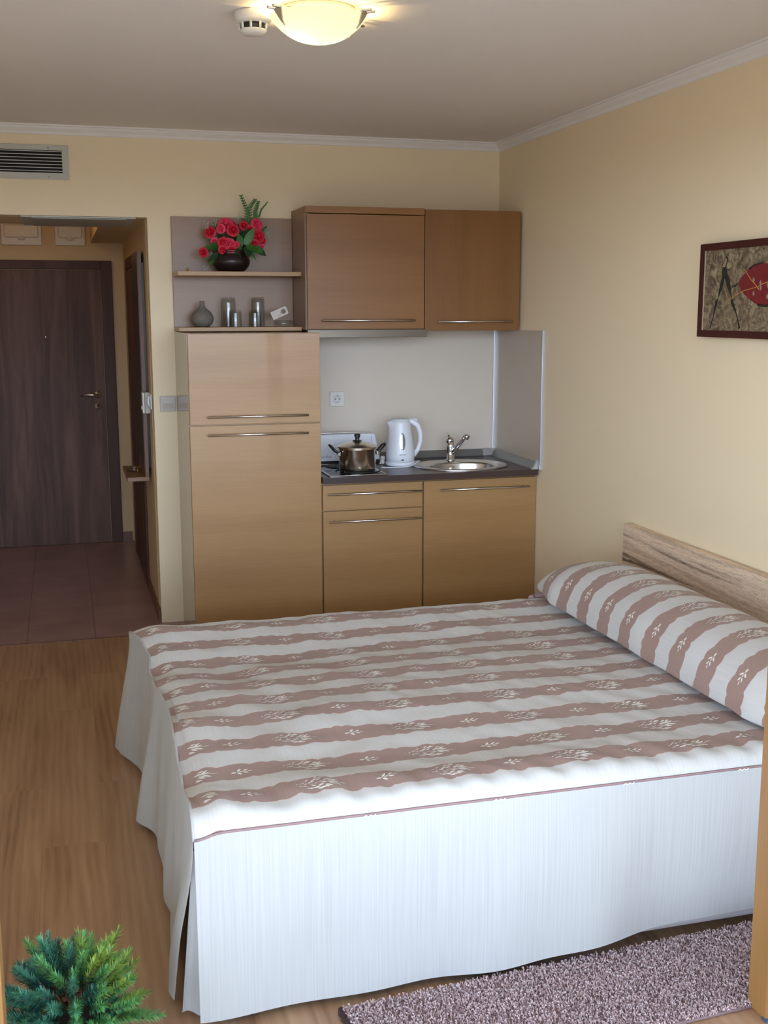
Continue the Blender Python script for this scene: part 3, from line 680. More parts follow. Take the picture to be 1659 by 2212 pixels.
# ------------------------------------------------------------ things on the shelves
# flower pot
PX, PY, PZ = -1.507, -.135, 1.8565
t_pot = B(); lathe(t_pot, [(0, .006), (.055, .006), (.055, 0.0), (.062, 0), (.082, .018), (.096, .042), (.097, .058), (.086, .078), (.076, .087), (.078, .098), (.085, .106), (.081, .108), (.070, .092), (.07, .07), (0, .07)], (PX, PY, PZ), 48)
single('flower_pot', t_pot, M['potclay'], 'dark glossy bulbous pot on the upper shelf board', 'pot')
fa = thing('rose_bouquet', 'bouquet of artificial red roses and green leaves in the dark pot', 'flowers', (PX, PY, PZ+.08))
def rose(c, R, face, mi=0):
    """spiral of cupped petals facing the direction face"""
    bm = B(); f = Vector(face).normalized(); a = f.orthogonal().normalized(); b_ = f.cross(a)
    rnd = random.Random(hash((round(c[0], 3), round(c[2], 3))) & 0xffff)
    layers = [(4, .30, .15, .75), (5, .58, .42, .55), (6, .92, .80, .20)]
    for n_, rr, tilt, lift in layers:
        off = rnd.random()*6
        for k in range(n_):
            th = off+2*PI*k/n_+rnd.uniform(-.15, .15); d_ = a*math.cos(th)+b_*math.sin(th); s_ = f.cross(d_)
            w_ = R*(.48+.25*rr); G = []
            for i in range(5):
                u = i/4; row = []
                for j in range(5):
                    v = (j/4-.5)*2
                    rad = R*rr*(.15+.85*u**(.6+.5*tilt)); wd = w_*math.sin(PI*(.12+.72*u))*v
                    hgt = R*(lift*u**1.2 - .12*tilt*u*u*2 - .28*v*v*u*(1-tilt) ) + R*.05*rnd.uniform(-1, 1)*u
                    if i == 4: rad *= 1-.10*abs(v); 
                    row.append(bm.verts.new(Vector(c)+d_*rad+s_*wd+f*(hgt-.15*R)))
                G.append(row)
            for i in range(4):
                for j in range(4):
                    fc = bm.faces.new((G[i][j], G[i][j+1], G[i+1][j+1], G[i+1][j])); fc.smooth = True
    tube(bm, [Vector(c)-f*R*.35, Vector(c)+f*R*.30], [R*.32, R*.12], 8)
    return obj('rose', bm, [M['pink'] if mi else M['red']], fa, fixn=False)
def pxy(x, z, y): return (x, y, z)
ROSES = [(-1.655, 1.950, -.185, .029, (-.7, -.8, -.1), 0), (-1.612, 2.052, -.15, .034, (-.4, -1, .2), 0), (-1.592, 2.005, -.17, .022, (-.3, -1, -.2), 1),
         (-1.532, 2.092, -.155, .043, (-.1, -1, .4), 1), (-1.500, 2.062, -.19, .036, (.1, -1, .2), 0), (-1.562, 2.068, -.18, .027, (-.5, -1, 0), 1), (-1.497, 2.095, -.12, .03, (.3, -1, .5), 0),
         (-1.553, 1.998, -.20, .033, (-.3, -1, .1), 0), (-1.520, 1.992, -.205, .034, (.1, -1, .1), 1), (-1.557, 1.962, -.205, .026, (-.2, -1, -.3), 0), (-1.512, 1.962, -.21, .027, (.1, -1, -.3), 0), (-1.482, 1.990, -.195, .021, (.6, -1, 0), 1),
         (-1.438, 2.088, -.15, .027, (0, -1, .3), 0), (-1.405, 2.068, -.16, .024, (.2, -1, 0), 0), (-1.372, 2.095, -.155, .036, (.3, -1, .3), 1), (-1.370, 2.035, -.18, .039, (.2, -1, .1), 0),
         (-1.392, 1.996, -.18, .026, (0, -1, -.3), 0), (-1.342, 2.012, -.15, .024, (.7, -1, 0), 0), (-1.350, 1.985, -.16, .016, (.5, -1, -.3), 1)]
def strokeleaf(bm, base, tip, w_, up=(0, -1, 0), mi=0, curl=.15, serr=0):
    base, tip = Vector(base), Vector(tip); d_ = tip-base; L_ = d_.length; d_.normalize()
    s_ = d_.cross(Vector(up)).normalized(); nrm = s_.cross(d_)
    n_ = 9; G = []
    for i in range(n_):
        u = i/(n_-1); ww = w_*math.sin(PI*min(1, .06+.94*u)**.8)*(1-.0*u)
        if serr and i % 2: ww *= .55
        c = base+d_*L_*u+nrm*(curl*L_*(u*u-u)); G.append([bm.verts.new(c-s_*ww+nrm*ww*.25), bm.verts.new(c), bm.verts.new(c+s_*ww+nrm*ww*.25)])
    for i in range(n_-1):
        for j in range(2):
            f = bm.faces.new((G[i][j], G[i][j+1], G[i+1][j+1], G[i+1][j])); f.material_index = mi; f.smooth = not serr
bm = B()
for x, z, y, R, fc, mi in ROSES:
    c = Vector((x, y, z)); r0 = Vector((PX+(x-PX)*.25, PY+.02, PZ+.10)); mid = (c+r0)/2+Vector(((x-PX)*.12, .02, .01))
    tube(bm, [Vector((PX+(x-PX)*.1, PY, PZ+.073)), r0, mid, c+Vector((0, .01, -.012))], [.002]*4, 6)
obj('stem', bm, M['leafd'], fa)
for x, z, y, R, fc, mi in ROSES: rose((x, y, z), R, fc, mi)
LEAVES = [((-1.45, -.15, 1.99), (-1.425, -.20, 2.075), .024), ((-1.44, -.19, 1.99), (-1.395, -.21, 2.075), .022), ((-1.46, -.17, 1.98), (-1.475, -.19, 2.05), .02), ((-1.43, -.19, 1.985), (-1.43, -.235, 1.925), .022),
          ((-1.43, -.19, 1.99), (-1.40, -.235, 1.955), .02), ((-1.40, -.18, 1.98), (-1.355, -.22, 1.945), .022), ((-1.38, -.17, 1.975), (-1.335, -.19, 1.935), .018), ((-1.42, -.17, 1.985), (-1.385, -.19, 1.91), .008),
          ((-1.57, -.16, 1.97), (-1.645, -.18, 1.98), .012), ((-1.57, -.17, 1.95), (-1.632, -.2, 1.905), .016), ((-1.59, -.17, 1.94), (-1.625, -.20, 1.885), .012), ((-1.58, -.17, 1.975), (-1.61, -.19, 2.0), .014),
          ((-1.545, -.15, 2.03), (-1.585, -.17, 2.035), .014), ((-1.50, -.17, 2.0), (-1.46, -.21, 1.965), .02), ((-1.50, -.18, 1.95), (-1.47, -.22, 1.93), .018), ((-1.47, -.12, 2.03), (-1.455, -.14, 2.10), .018), ((-1.56, -.12, 2.06), (-1.59, -.13, 2.10), .014),
          ((-1.43, -.14, 2.0), (-1.38, -.16, 2.0), .02), ((-1.47, -.14, 1.98), (-1.44, -.17, 1.94), .02), ((-1.58, -.15, 1.93), (-1.56, -.18, 1.965), .014), ((-1.345, -.13, 2.05), (-1.32, -.15, 2.09), .012)]
for i, (a, b_, w_) in enumerate(LEAVES):
    bm = B(); strokeleaf(bm, a, b_, w_, up=(0, -1, .3)); obj('leaf', bm, M['leafg'] if i % 3 else M['leafd'], fa, fixn=False)
# dark heart of foliage, tall serrated fern fronds
bm = B()
rnd = random.Random(3)
for k in range(40):
    a = (rnd.uniform(-1.52, -1.39), rnd.uniform(-.15, -.10), rnd.uniform(1.95, 2.03)); b_ = (a[0]+rnd.uniform(-.04, .04), a[1]-rnd.uniform(0, .05), a[2]+rnd.uniform(-.02, .05))
    strokeleaf(bm, a, b_, .014, up=(0, -1, .2))
obj('inner_foliage', bm, M['leafd'], fa, fixn=False)
for pts in ([(-1.415, -.13, 2.09), (-1.42, -.135, 2.165), (-1.448, -.14, 2.232)], [(-1.40, -.13, 2.10), (-1.41, -.14, 2.17), (-1.378, -.14, 2.215)], [(-1.37, -.13, 2.11), (-1.378, -.135, 2.155), (-1.362, -.14, 2.205)], [(-1.36, -.13, 2.13), (-1.345, -.13, 2.17), (-1.315, -.14, 2.205)]):
    bm = B(); tube(bm, pts, .0022, 6); P_ = [Vector(p) for p in pts]
    for s in range(12):
        u = s/11; p = P_[0].lerp(P_[1], u*2) if u < .5 else P_[1].lerp(P_[2], u*2-1); dd_ = (P_[2]-P_[0]).normalized(); sd = dd_.cross(Vector((0, -1, 0))).normalized()
        ln = .018 if pts[2][0] != -1.315 else .006
        for q in (-1, 1): strokeleaf(bm, p, p+(dd_*.6+sd*q)*ln*(1-.4*u), .0042, up=(0, -1, 0))
    obj('fern_frond', bm, M['leafg'], fa, fixn=False)
for cx_, cz_ in ((-1.458, 2.135), (-1.325, 2.06), (-1.315, 2.03), (-1.64, 1.875), (-1.625, 2.085), (-1.585, 2.095), (-1.60, 1.94)):
    bm = B()
    for k in range(9):
        p = Vector((cx_+rnd.uniform(-.016, .016), -.15+rnd.uniform(-.02, .01), cz_+rnd.uniform(-.02, .02)))
        tube(bm, [(cx_, -.14, cz_-.022), p], .0006, 4); bmesh.ops.create_icosphere(bm, subdivisions=1, radius=.0028, matrix=Matrix.Translation(p))
    obj('filler_sprig', bm, M['babys'], fa)
# stoneware bottle vase
bm = B(); lathe(bm, [(0, .001), (.030, 0), (.048, .014), (.0575, .036), (.055, .056), (.042, .076), (.024, .090), (.0135, .104), (.0115, .118), (.0135, .130), (.011, .130), (.008, .112), (0, .10)], (-1.660, -.135, 1.5805), 40)
single('bottle_vase', bm, M['vase'], 'small grey stoneware bottle vase on the lower shelf board', 'vase')
# glasses, upside down
def glass(x, y, R, H, label, group):
    bm = B(); z = 1.5805
    prof = [(R, 0), (R*1.0, H*.35), (R*.97, H*.80), (R*.93, H*.94), (R*.84, H), (0, H), (0, H-.008), (R*.82, H-.010), (R*.97-.002, H*.80), (R-.0018, H*.35), (R-.0015, 0), (R, 0)]
    lathe(bm, prof, (x, y, z), 36)
    single('drinking_glass', bm, M['glass'], label, 'glass', group)
G_ = 'upturned glasses on the lower shelf'
glass(-1.520, -.085, .040, .150, 'left of the two tall upturned glasses behind, near the vase', G_)
glass(-1.366, -.085, .036, .150, 'right of the two tall upturned glasses behind', G_)
glass(-1.499, -.185, .032, .085, 'left of the two short upturned glasses in front', G_)
glass(-1.399, -.185, .032, .085, 'right of the two short upturned glasses in front, nearer the ashtray', G_)
bm = B(); lathe(bm, [(0, .001), (.048, 0), (.052, .004), (.052, .032), (.048, .033), (.045, .031), (.045, .012), (0, .010)], (-1.247, -.165, 1.5805), 36)
single('glass_ashtray', bm, M['glass'], 'low round glass ashtray holding cards on the lower shelf', 'ashtray')
t = thing('notice_card', 'ivory card with a punched hole leaning in the glass ashtray', 'card', (-1.26, -.17, 1.60))
ca, sa = math.cos(.40), math.sin(.40)
def cp(a, b_): return (-1.300+a*ca-b_*sa, -.172, 1.6135+a*sa+b_*ca)
bm = B(); hole = [(.066+.013*math.cos(q*PI/10), .021+.013*math.sin(q*PI/10)) for q in range(20)]
outer = [(0, .012), (.003, 0), (.088, 0), (.088, .042), (0, .042)]
oc = []
for k in range(20):
    th = q = k*PI/10; ca2, sa2 = math.cos(th), math.sin(th)
    tx = (.088-.066)/ca2 if ca2 > 1e-6 else (0-.066)/ca2 if ca2 < -1e-6 else 1e9
    ty = (.042-.021)/sa2 if sa2 > 1e-6 else (0-.021)/sa2 if sa2 < -1e-6 else 1e9
    m_ = min(tx, ty); oc.append((.066+ca2*m_, .021+sa2*m_))
va = [bm.verts.new(cp(*p)) for p in oc]; vb = [bm.verts.new(cp(*p)) for p in hole]
for k in range(20): bm.faces.new((va[k], va[(k+1) % 20], vb[(k+1) % 20], vb[k]))
r = bmesh.ops.extrude_face_region(bm, geom=bm.faces[:]); bmesh.ops.translate(bm, verts=[v for v in r['geom'] if isinstance(v, bmesh.types.BMVert)], vec=(0, .0012, 0))
obj('card_sheet', bm, M['card'], t)
bm = B()
for a, b_, c_, d_ in ((.048, .012, .050, .032), (.036, .004, .042, .014), (.030, .006, .033, .016)):
    tube(bm, [Vector(cp(a, b_))-Vector((0, .0008, 0)), Vector(cp(c_, d_))-Vector((0, .0008, 0))], .0007, 5)
obj('printed_mark', bm, M['greytext'], t)

# ------------------------------------------------------------ hob, pan, toaster, kettle
t = thing('hob', 'black glass hob with chrome rim set in the worktop', 'hob', (-.965, -.46, .85))
hx0, hx1, hy0, hy1 = -1.115, -.818, -.628, -.18
bm = B()
for (a, b_, c_, d_) in ((hx0, hx1, hy0, hy0+.012), (hx0, hx1, hy1-.012, hy1), (hx0, hx0+.012, hy0+.012, hy1-.012), (hx1-.012, hx1, hy0+.012, hy1-.012)): box(bm, a, b_, c_, d_, .8505, .8565, .002)
obj('chrome_rim', bm, M['chrome'], t)
obj('glass_top', bx(hx0+.012, hx1-.012, hy0+.012, hy1-.012, .8505, .854), M['hob'], t)
for by in (-.475, -.275):
    bm = B(); lathe(bm, [(0, .0045), (.086, .0045), (.090, .0035), (.090, 0), ], (-.934 if by < -.4 else -.965, by, .854), 36); obj('hotplate', bm, M['iron'], t)
for k in range(4):
    bm = B(); a = PI/4+k*PI/2; ca_, sa_ = math.cos(a), math.sin(a); c0 = Vector((-.934, -.475, .8585))
    tube(bm, [c0+Vector((ca_*.10, sa_*.10, -.004)), c0+Vector((ca_*.125, sa_*.125, .001)), c0+Vector((ca_*.132, sa_*.132, .010))], .0035, 6)
    obj('pan_support', bm, M['iron'], t)
# pan
KX, KY, KZ = -.932, -.465, .8590
t = thing('saucepan', 'shiny steel saucepan with lid and black handles on the hob', 'saucepan', (KX, KY, KZ))
bm = B(); lathe(bm, [(0, 0), (.086, 0), (.092, .005), (.0945, .014), (.0955, .108), (.099, .112), (.099, .116), (.093, .115), (.092, .02), (0, .012)], (KX, KY, KZ), 64); obj('pan_body', bm, M['potsteel'], t)
ld = B(); lathe(ld, [(0, .148), (.016, .147), (.05, .142), (.082, .131), (.098, .124), (.104, .122), (.105, .118), (.099, .1165), (.09, .121), (.05, .136), (0, .142)], (KX, KY, KZ), 64); lid = obj('lid', ld, M['potsteel'], t)
bm = B(); lathe(bm, [(0, .147), (.012, .147), (.0115, .155), (.010, .160), (.014, .170), (.0165, .178), (.014, .184), (0, .186)], (KX, KY, KZ), 28); obj('knob', bm, M['black'], lid)
bm = B(); lathe(bm, [(0, .151), (.024, .150), (.025, .152), (0, .154)], (KX, KY, KZ), 24); obj('knob_collar', bm, M['black'], lid)
for s in (-1, 1):
    bm = B(); x_ = KX+s*.094
    for dy in (-.024, .024): tube(bm, [(x_+s*.006, KY+dy, KZ+.088), (x_+s*.022, KY+dy*1.0, KZ+.100), (x_+s*.046, KY+dy*.9, KZ+.126)], [.0055, .006, .005], 10)
    tube(bm, [(x_+s*.044, KY-.026, KZ+.125), (x_+s*.052, KY, KZ+.131), (x_+s*.044, KY+.026, KZ+.125)], [.005, .0065, .005], 10)
    h = obj('side_handle', bm, M['black'], t)
    for dy in (-.024, .024):
        bm = B(); box(bm, min(x_, x_+s*.014), max(x_, x_+s*.014), KY+dy-.009, KY+dy+.009, KZ+.078, KZ+.096, .002)
        obj('handle_bracket', bm, M['chrome'], h, 'chrome bracket')
# toaster
def text_obj(name, s, size, loc, rot, mat, parent, ext=.0004, shear=0.):
    cu = bpy.data.curves.new(name, 'FONT'); cu.body = s; cu.size = size; cu.extrude = ext; cu.align_x = 'CENTER'; cu.align_y = 'CENTER'; cu.shear = shear
    o = bpy.data.objects.new(name, cu); C.objects.link(o)
    dg = bpy.context.evaluated_depsgraph_get(); me = bpy.data.meshes.new_from_object(o.evaluated_get(dg)); bpy.data.objects.remove(o)
    o = bpy.data.objects.new(name, me); C.objects.link(o); me.materials.clear(); me.materials.append(mat)
    o.parent = parent; q = parent; off = Vector((0, 0, 0))
    while q is not None: off += q.location; q = q.parent
    o.location = Vector(loc)-off; o.rotation_euler = rot
    return o
t = thing('toaster', 'long white two-slot toaster behind the saucepan', 'toaster', (-.94, -.15, .85))
bm = B(); pr_ = [(-1.146, .868), (-1.146, 1.010), (-.766, 1.012), (-.756, 1.004), (-.728, .868)]
fs = poly_extrude(bm, [(x, -.170, z) for x, z in pr_], (0, .12, 0))
bmesh.ops.bevel(bm, geom=list(bm.edges), offset=.006, segments=3, profile=.5, affect='EDGES'); tb = obj('housing', bm, M['white'], t)
bm = B(); box(bm, -1.12, -.80, -.117, -.103, 1.0125, 1.0185, .001); box(bm, -1.12, -.80, -.137, -.123, 1.0125, 1.0185, .001); obj('slot_rim', bm, M['steel'], t)
bm = B(); box(bm, -1.140, -.740, -.160, -.060, .8508, .8675, .002); obj('foot', bm, M['black'], t)
bm = B(); box(bm, -.7805, -.7785, -.1706, -.1698, .965, .995); obj('seam_mark', bm, M['greytext'], t)
text_obj('lettering', 'eurolux', .022, (-1.035, -.1704, .893), (PI/2, 0, 0), M['greytext'], t, shear=.3)
# kettle
EX, EY, EZ = -.652, -.290, .8505
t = thing('kettle', 'white cordless electric kettle with grey water gauge beside the sink', 'kettle', (EX, EY, EZ))
bm = B(); lathe(bm, [(0, 0), (.076, 0), (.079, .004), (.079, .018), (.074, .023), (0, .023)], (EX, EY, EZ), 48); obj('power_base', bm, M['white'], t)
bm = B(); seg = 48; rings = []
for z_, r_ in ((.0235, .070), (.026, .075), (.05, .0765), (.08, .0745), (.12, .069), (.16, .063), (.20, .057), (.225, .0535), (.238, .051)):
    rg = []
    for k in range(seg):
        a = 2*PI*k/seg; rr = r_
        if z_ > .18:
            dv = abs(((a-PI+PI) % (2*PI))-PI); rr += .026*((z_-.18)/.058)**1.4*math.exp(-(dv/.28)**2)
        rg.append(bm.verts.new((EX+rr*math.cos(a), EY+rr*math.sin(a), EZ+z_-(.006 if z_ > .2 and rr > r_+.01 else 0))))
    rings.append(rg)
for a, b_ in zip(rings, rings[1:]):
    for k in range(seg): f = bm.faces.new((a[k], a[(k+1) % seg], b_[(k+1) % seg], b_[k])); f.smooth = True
bm.faces.new(rings[0][::-1]); bm.faces.new(rings[-1]); kb = obj('kettle_body', bm, M['white'], t)
bm = B(); lathe(bm, [(0.0505, .236), (.049, .244), (.035, .249), (.010, .251), (0, .251)], (EX, EY, EZ), 40); obj('lid', bm, M['white'], t)
bm = B(); hp = [(EX+.035, EY, EZ+.236), (EX+.065, EY-.005, EZ+.232), (EX+.092, EY-.012, EZ+.212), (EX+.108, EY-.016, EZ+.172), (EX+.108, EY-.016, EZ+.125), (EX+.096, EY-.012, EZ+.085), (EX+.072, EY-.006, EZ+.050)]
tube(bm, hp, [.014, .0165, .0155, .0135, .012, .012, .013], 16); obj('handle', bm, M['white'], t)
bm = B(); tube(bm, [(EX+.070, EY, EZ+.246), (EX+.095, EY-.004, EZ+.238)], [.006, .008], 10); obj('switch', bm, M['white'], t)
bm = B()     # water gauge: oval that follows the body's front
gz, gh, gw = .130, .048, .016; G = []
def bodyr(z_): return .0765-(z_-.05)*.118
ax = -PI/2-.12
for i in range(13):
    zz = -1+i/6; ww = math.sqrt(max(0, 1-zz*zz))*gw+1e-4; row = []
    for j in range(7):
        q = (j/3-1)*ww; r_ = bodyr(gz+zz*gh)+.0015*(1 if abs(zz) < .99 else .3); a = ax+q/r_
        row.append(bm.verts.new((EX+r_*math.cos(a), EY+r_*math.sin(a), EZ+gz+zz*gh)))
    G.append(row)
for i in range(12):
    for j in range(6): f = bm.faces.new((G[i][j], G[i][j+1], G[i+1][j+1], G[i+1][j])); f.smooth = True
obj('water_gauge', bm, M['grey_glass'], t)
bm = B(); lathe(bm, [(0, -.003), (.006, -.002), (.0075, 0)], (EX-.009, EY-.0755, EZ+.036), 16, axis='y', sy=.55); obj('power_light', bm, M['ledred'], t, 'dark red power light')
text_obj('lettering', 'SEKOM', .0115, (EX-.0085, EY-.0765, EZ+.063), (PI/2, 0, -.10), M['greytext'], t)
bm = B(); pts = [(EX+.078, EY+.02, EZ+.012), (EX+.098, EY-.03, EZ+.022), (EX+.072, EY-.065, EZ+.018), (EX+.02, EY-.098, EZ+.004), (EX-.03, EY-.105, EZ+.003), (EX-.09, EY-.10, EZ+.003), (EX-.13, EY-.085, EZ+.003)]
def smooth_pts(P_, n_=6):
    P_ = [Vector(p) for p in P_]; out = []
    for i in range(len(P_)-1):
        p0 = P_[max(i-1, 0)]; p1 = P_[i]; p2 = P_[i+1]; p3 = P_[min(i+2, len(P_)-1)]
        for k in range(n_):
            u = k/n_; out.append(.5*((2*p1)+(p2-p0)*u+(2*p0-5*p1+4*p2-p3)*u*u+(3*p1-p0-3*p2+p3)*u**3))
    return out+[P_[-1]]
tube(bm, smooth_pts(pts), .003, 8); obj('power_cord', bm, M['white'], t)
bm = B(); box(bm, -.742, -.722, -.235, -.205, .852, .876, .004); box(bm, -.738, -.716, -.222, -.200, .872, .892, .004); tube(bm, [(-.742, -.23, .862), (-.752, -.25, .857)], .004, 8); obj('plug', bm, M['whitew'], t)

# ------------------------------------------------------------ picture
t = thing('framed_picture', 'dark red framed abstract painting on the right-hand wall', 'picture', (-.02, -2.55, 1.73))
py0, py1, pz0, pz1 = -2.172, -2.98, 1.562, 1.903; fw_ = .030
bm = B()
for yz in ([(py0, pz0), (py1, pz0), (py1+fw_, pz0+fw_*.85), (py0-fw_, pz0+fw_*.85)], [(py0, pz1), (py1, pz1), (py1+fw_, pz1-fw_*.85), (py0-fw_, pz1-fw_*.85)],
           [(py0, pz0), (py0, pz1), (py0-fw_, pz1-fw_*.85), (py0-fw_, pz0+fw_*.85)], [(py1, pz0), (py1, pz1), (py1+fw_, pz1-fw_*.85), (py1+fw_, pz0+fw_*.85)]):
    poly_extrude(bm, [(-.036, y, z) for y, z in yz], (.035, 0, 0))
obj('picture_frame', bm, M['picframe'], t)
iy0, iy1, iz0, iz1 = py0-fw_, py1+fw_, pz0+fw_*.85, pz1-fw_*.85
bm = B(); box(bm, -.0345, -.030, iy0-.003, iy0, iz0, iz1); obj('inner_fillet', bm, M['pf_line'], t)
bm = B(); box(bm, -.031, -.022, iy1, iy0, iz0, iz1)
def paint(pts, mi, lift=.0006):
    P_ = [(-.031-lift, -y, z) for y, z in pts]; vs = [bm.verts.new(p) for p in P_]; f = bm.faces.new(vs); f.material_index = mi
def paintline(pts, w_, mi, lift=.0012):
    tube(bm, [(-.031-lift*.5, -y, z) for y, z in pts], w_, 6, mi)
legR = [(2.327, 1.812), (2.345, 1.814), (2.348, 1.807), (2.355, 1.79), (2.371, 1.769), (2.381, 1.74), (2.392, 1.702), (2.411, 1.677), (2.426, 1.65), (2.442, 1.62), (2.453, 1.599), (2.441, 1.593), (2.435, 1.622), (2.417, 1.653), (2.392, 1.677), (2.385, 1.69), (2.388, 1.704), (2.364, 1.734), (2.347, 1.757), (2.337, 1.776)]
legL = [(2.337, 1.776), (2.332, 1.753), (2.315, 1.724), (2.301, 1.703), (2.296, 1.682), (2.286, 1.661), (2.276, 1.631), (2.268, 1.618), (2.26, 1.594), (2.25, 1.592), (2.262, 1.618), (2.272, 1.635), (2.277, 1.665), (2.283, 1.693), (2.299, 1.705), (2.309, 1.754), (2.322, 1.781), (2.319, 1.808), (2.327, 1.812)]
paint([(2.426, 1.753), (2.439, 1.771), (2.467, 1.789), (2.49, 1.804), (2.532, 1.814), (2.573, 1.819), (2.62, 1.816), (2.67, 1.80), (2.70, 1.77), (2.70, 1.73), (2.67, 1.70), (2.62, 1.676), (2.594, 1.674), (2.555, 1.677), (2.508, 1.695), (2.47, 1.714), (2.443, 1.734)], 2)
paint([(2.342, 1.855), (2.352, 1.846), (2.35, 1.827), (2.342, 1.811), (2.313, 1.812), (2.325, 1.833)], 1, .0005)
paint([(2.341, 1.848), (2.347, 1.841), (2.345, 1.828), (2.338, 1.814), (2.318, 1.814), (2.330, 1.834)], 4, .0009)
paint(legR, 1); paint(legL, 1, .0007)
paintline([(2.345, 1.808), (2.358, 1.803), (2.368, 1.806)], .0015, 1)
paintline([(2.39, 1.743), (2.408, 1.746), (2.426, 1.754)], .003, 1)
paintline([(2.490, 1.803), (2.52, 1.815), (2.57, 1.822)], .003, 1); paintline([(2.555, 1.679), (2.60, 1.674), (2.62, 1.678)], .004, 1)
paintline([(2.462, 1.803), (2.481, 1.786), (2.505, 1.765), (2.535, 1.747), (2.557, 1.73)], .0015, 3)
paintline([(2.341, 1.692), (2.379, 1.699), (2.422, 1.716), (2.469, 1.729), (2.511, 1.735), (2.546, 1.74), (2.579, 1.75), (2.62, 1.758)], .0015, 3)
for q in range(9):
    yy = 2.50+rnd.uniform(0, .15); zz = 1.70+rnd.uniform(0, .07); paint([(yy, zz), (yy+.008, zz+.010), (yy+.014, zz-.004), (yy+.006, zz-.012)], 4, .0011)
obj('canvas', bm, [M['canvas'], M['ink'], M['crimson'], M['ochre'], M['skinp']], t)

# ------------------------------------------------------------ headboard, bed
t = B(); box(t, -.045, -.002, -3.80, -1.660, .30, .748, .001)
single('headboard', t, M['head'], 'streaky grey-brown wooden headboard panel fixed to the right wall', 'headboard')
BX0, BX1, BY0, BY1 = -2.125, -.06, -3.600, -1.900
t = thing('bed', 'low double bed base and mattress hidden under the striped spread', 'bed', (-1.07, -2.75, 0))
obj('bed_base', bx(BX0+.05, -.05, BY0+.048, BY1-.04, .022, .25, .01), M['base_fab'], t)
obj('mattress', bx(BX0+.03, -.05, BY0+.03, BY1-.03, .251, .465, .03, seg=3), M['base_fab'], t)
for x_ in (-1.95, -.2):
    for y_ in (-3.45, -2.05): obj('leg', bx(x_-.03, x_+.03, y_-.03, y_+.03, .001, .022), M['black'], t)

HP = [(-3.60, .512), (-3.5, .518), (-3.335, .503), (-3.17, .509), (-3.005, .523), (-2.84, .518), (-2.675, .509), (-2.51, .495), (-2.345, .482), (-2.18, .497), (-2.015, .517), (-1.9, .512)]
def hprof(y):
    if y <= HP[0][0]: return HP[0][1]
    for (a, ha), (b_, hb) in zip(HP, HP[1:]):
        if y <= b_:
            u = (y-a)/(b_-a); u = u*u*(3-2*u); return ha+(hb-ha)*u
    return HP[-1][1]
def ss(u): u = max(0, min(1, u)); return u*u*(3-2*u)
RC = .04                                             # radius of the rounded long edges
S0, S1 = BY0+RC-RC*PI/2+.0, BY1-RC+RC*PI/2           # arc-length range across the bed
def bedpt(x, s):
    """x along the bed, s = arc length across it (equal to y on the flat)"""
    ya, yb = BY0+RC, BY1-RC
    if s < ya: th = (ya-s)/RC; y = ya-RC*math.sin(th); dz = -RC*(1-math.cos(th))
    elif s > yb: th = (s-yb)/RC; y = yb+RC*math.sin(th); dz = -RC*(1-math.cos(th))
    else: y, dz = s, 0
    k = 1-.45*ss((x+1.7)/1.0)
    z = .512+(hprof(y)-.512)*k+dz+.006
    fall = ss((x-BX0)/.09); z -= .013*(1-fall)**2     # rounds over at the foot
    e = min(1, max(0, (s-S0)/.06), max(0, (S1-s)/.06))
    z += ((.006+.009*ss((-1.3-x)/.6))*noise.noise(Vector((x*7+s*2, s*5, 1.3)))+.0045*noise.noise(Vector((x*17+s*6, s*12, 4.1))))*e
    z += .0030*math.sin((x+.35*s)*70+2*noise.noise(Vector((x*3, s*3, 0))))*ss((-3.42-s)/.10)*e   # puckers above the seam
    xx = x
    corner = ss((y+2.2)/.30)*ss((-1.95-x)/.18)
    xx -= .040*corner; y += .012*corner
    if x < BX0+.03: xx += .012*noise.noise(Vector((0, s*7, 2.2)))+.012*math.exp(-((y+2.9)/.35)**2)
    return Vector((xx, y, z))
bs = thing('bedspread', 'white and mauve-brown striped bedspread with plain ivory skirts', 'bedspread', (-1.07, -2.75, .5))
bm = B(); uvl = bm.loops.layers.uv.new('UVMap')
NX, NS = 200, 190
xs = [BX0+(BX1-BX0)*i/NX for i in range(NX+1)]; s_s = [S0+(S1-S0)*j/NS for j in range(NS+1)]
G = [[bm.verts.new(bedpt(x, s)) for s in s_s] for x in xs]
for i in range(NX):
    for j in range(NS):
        f = bm.faces.new((G[i][j], G[i+1][j], G[i+1][j+1], G[i][j+1])); f.smooth = True
        for lp, (a, b_) in zip(f.loops, ((i, j), (i+1, j), (i+1, j+1), (i, j+1))): lp[uvl].uv = (xs[a], s_s[b_])
TREE = []; rt = random.Random(11)
for k in range(44):                                  # tree motif, tip towards -a, stem to +a
    a = -.058+.098*(k/43)**.75; w_ = .030*math.sin(PI*min(1, (a+.062)/.115))**.8
    b_ = w_*(-1)**k*rt.uniform(.25, 1)
    L_ = .0035+.006*((a+.06)/.1); TREE.append((a, b_, (.35+rt.uniform(-.2, .3))*(1 if b_ > 0 else -1), L_, .0018+.0015*((a+.06)/.1)))
for k in range(6): TREE.append((-.02+.010*k, 0, rt.uniform(-.15, .15), .005, .0011))
TREE.append((.052, 0, 0, .014, .0013))
SPRIG = [(-.020, 0, 0, .008, .0036), (-.006, .0085, .9, .009, .0034), (-.006, -.0085, -.9, .009, .0034), (.010, .006, .5, .008, .0030), (.010, -.006, -.5, .008, .0030), (.021, 0, 0, .007, .0020), (-.002, 0, 0, .006, .002)]
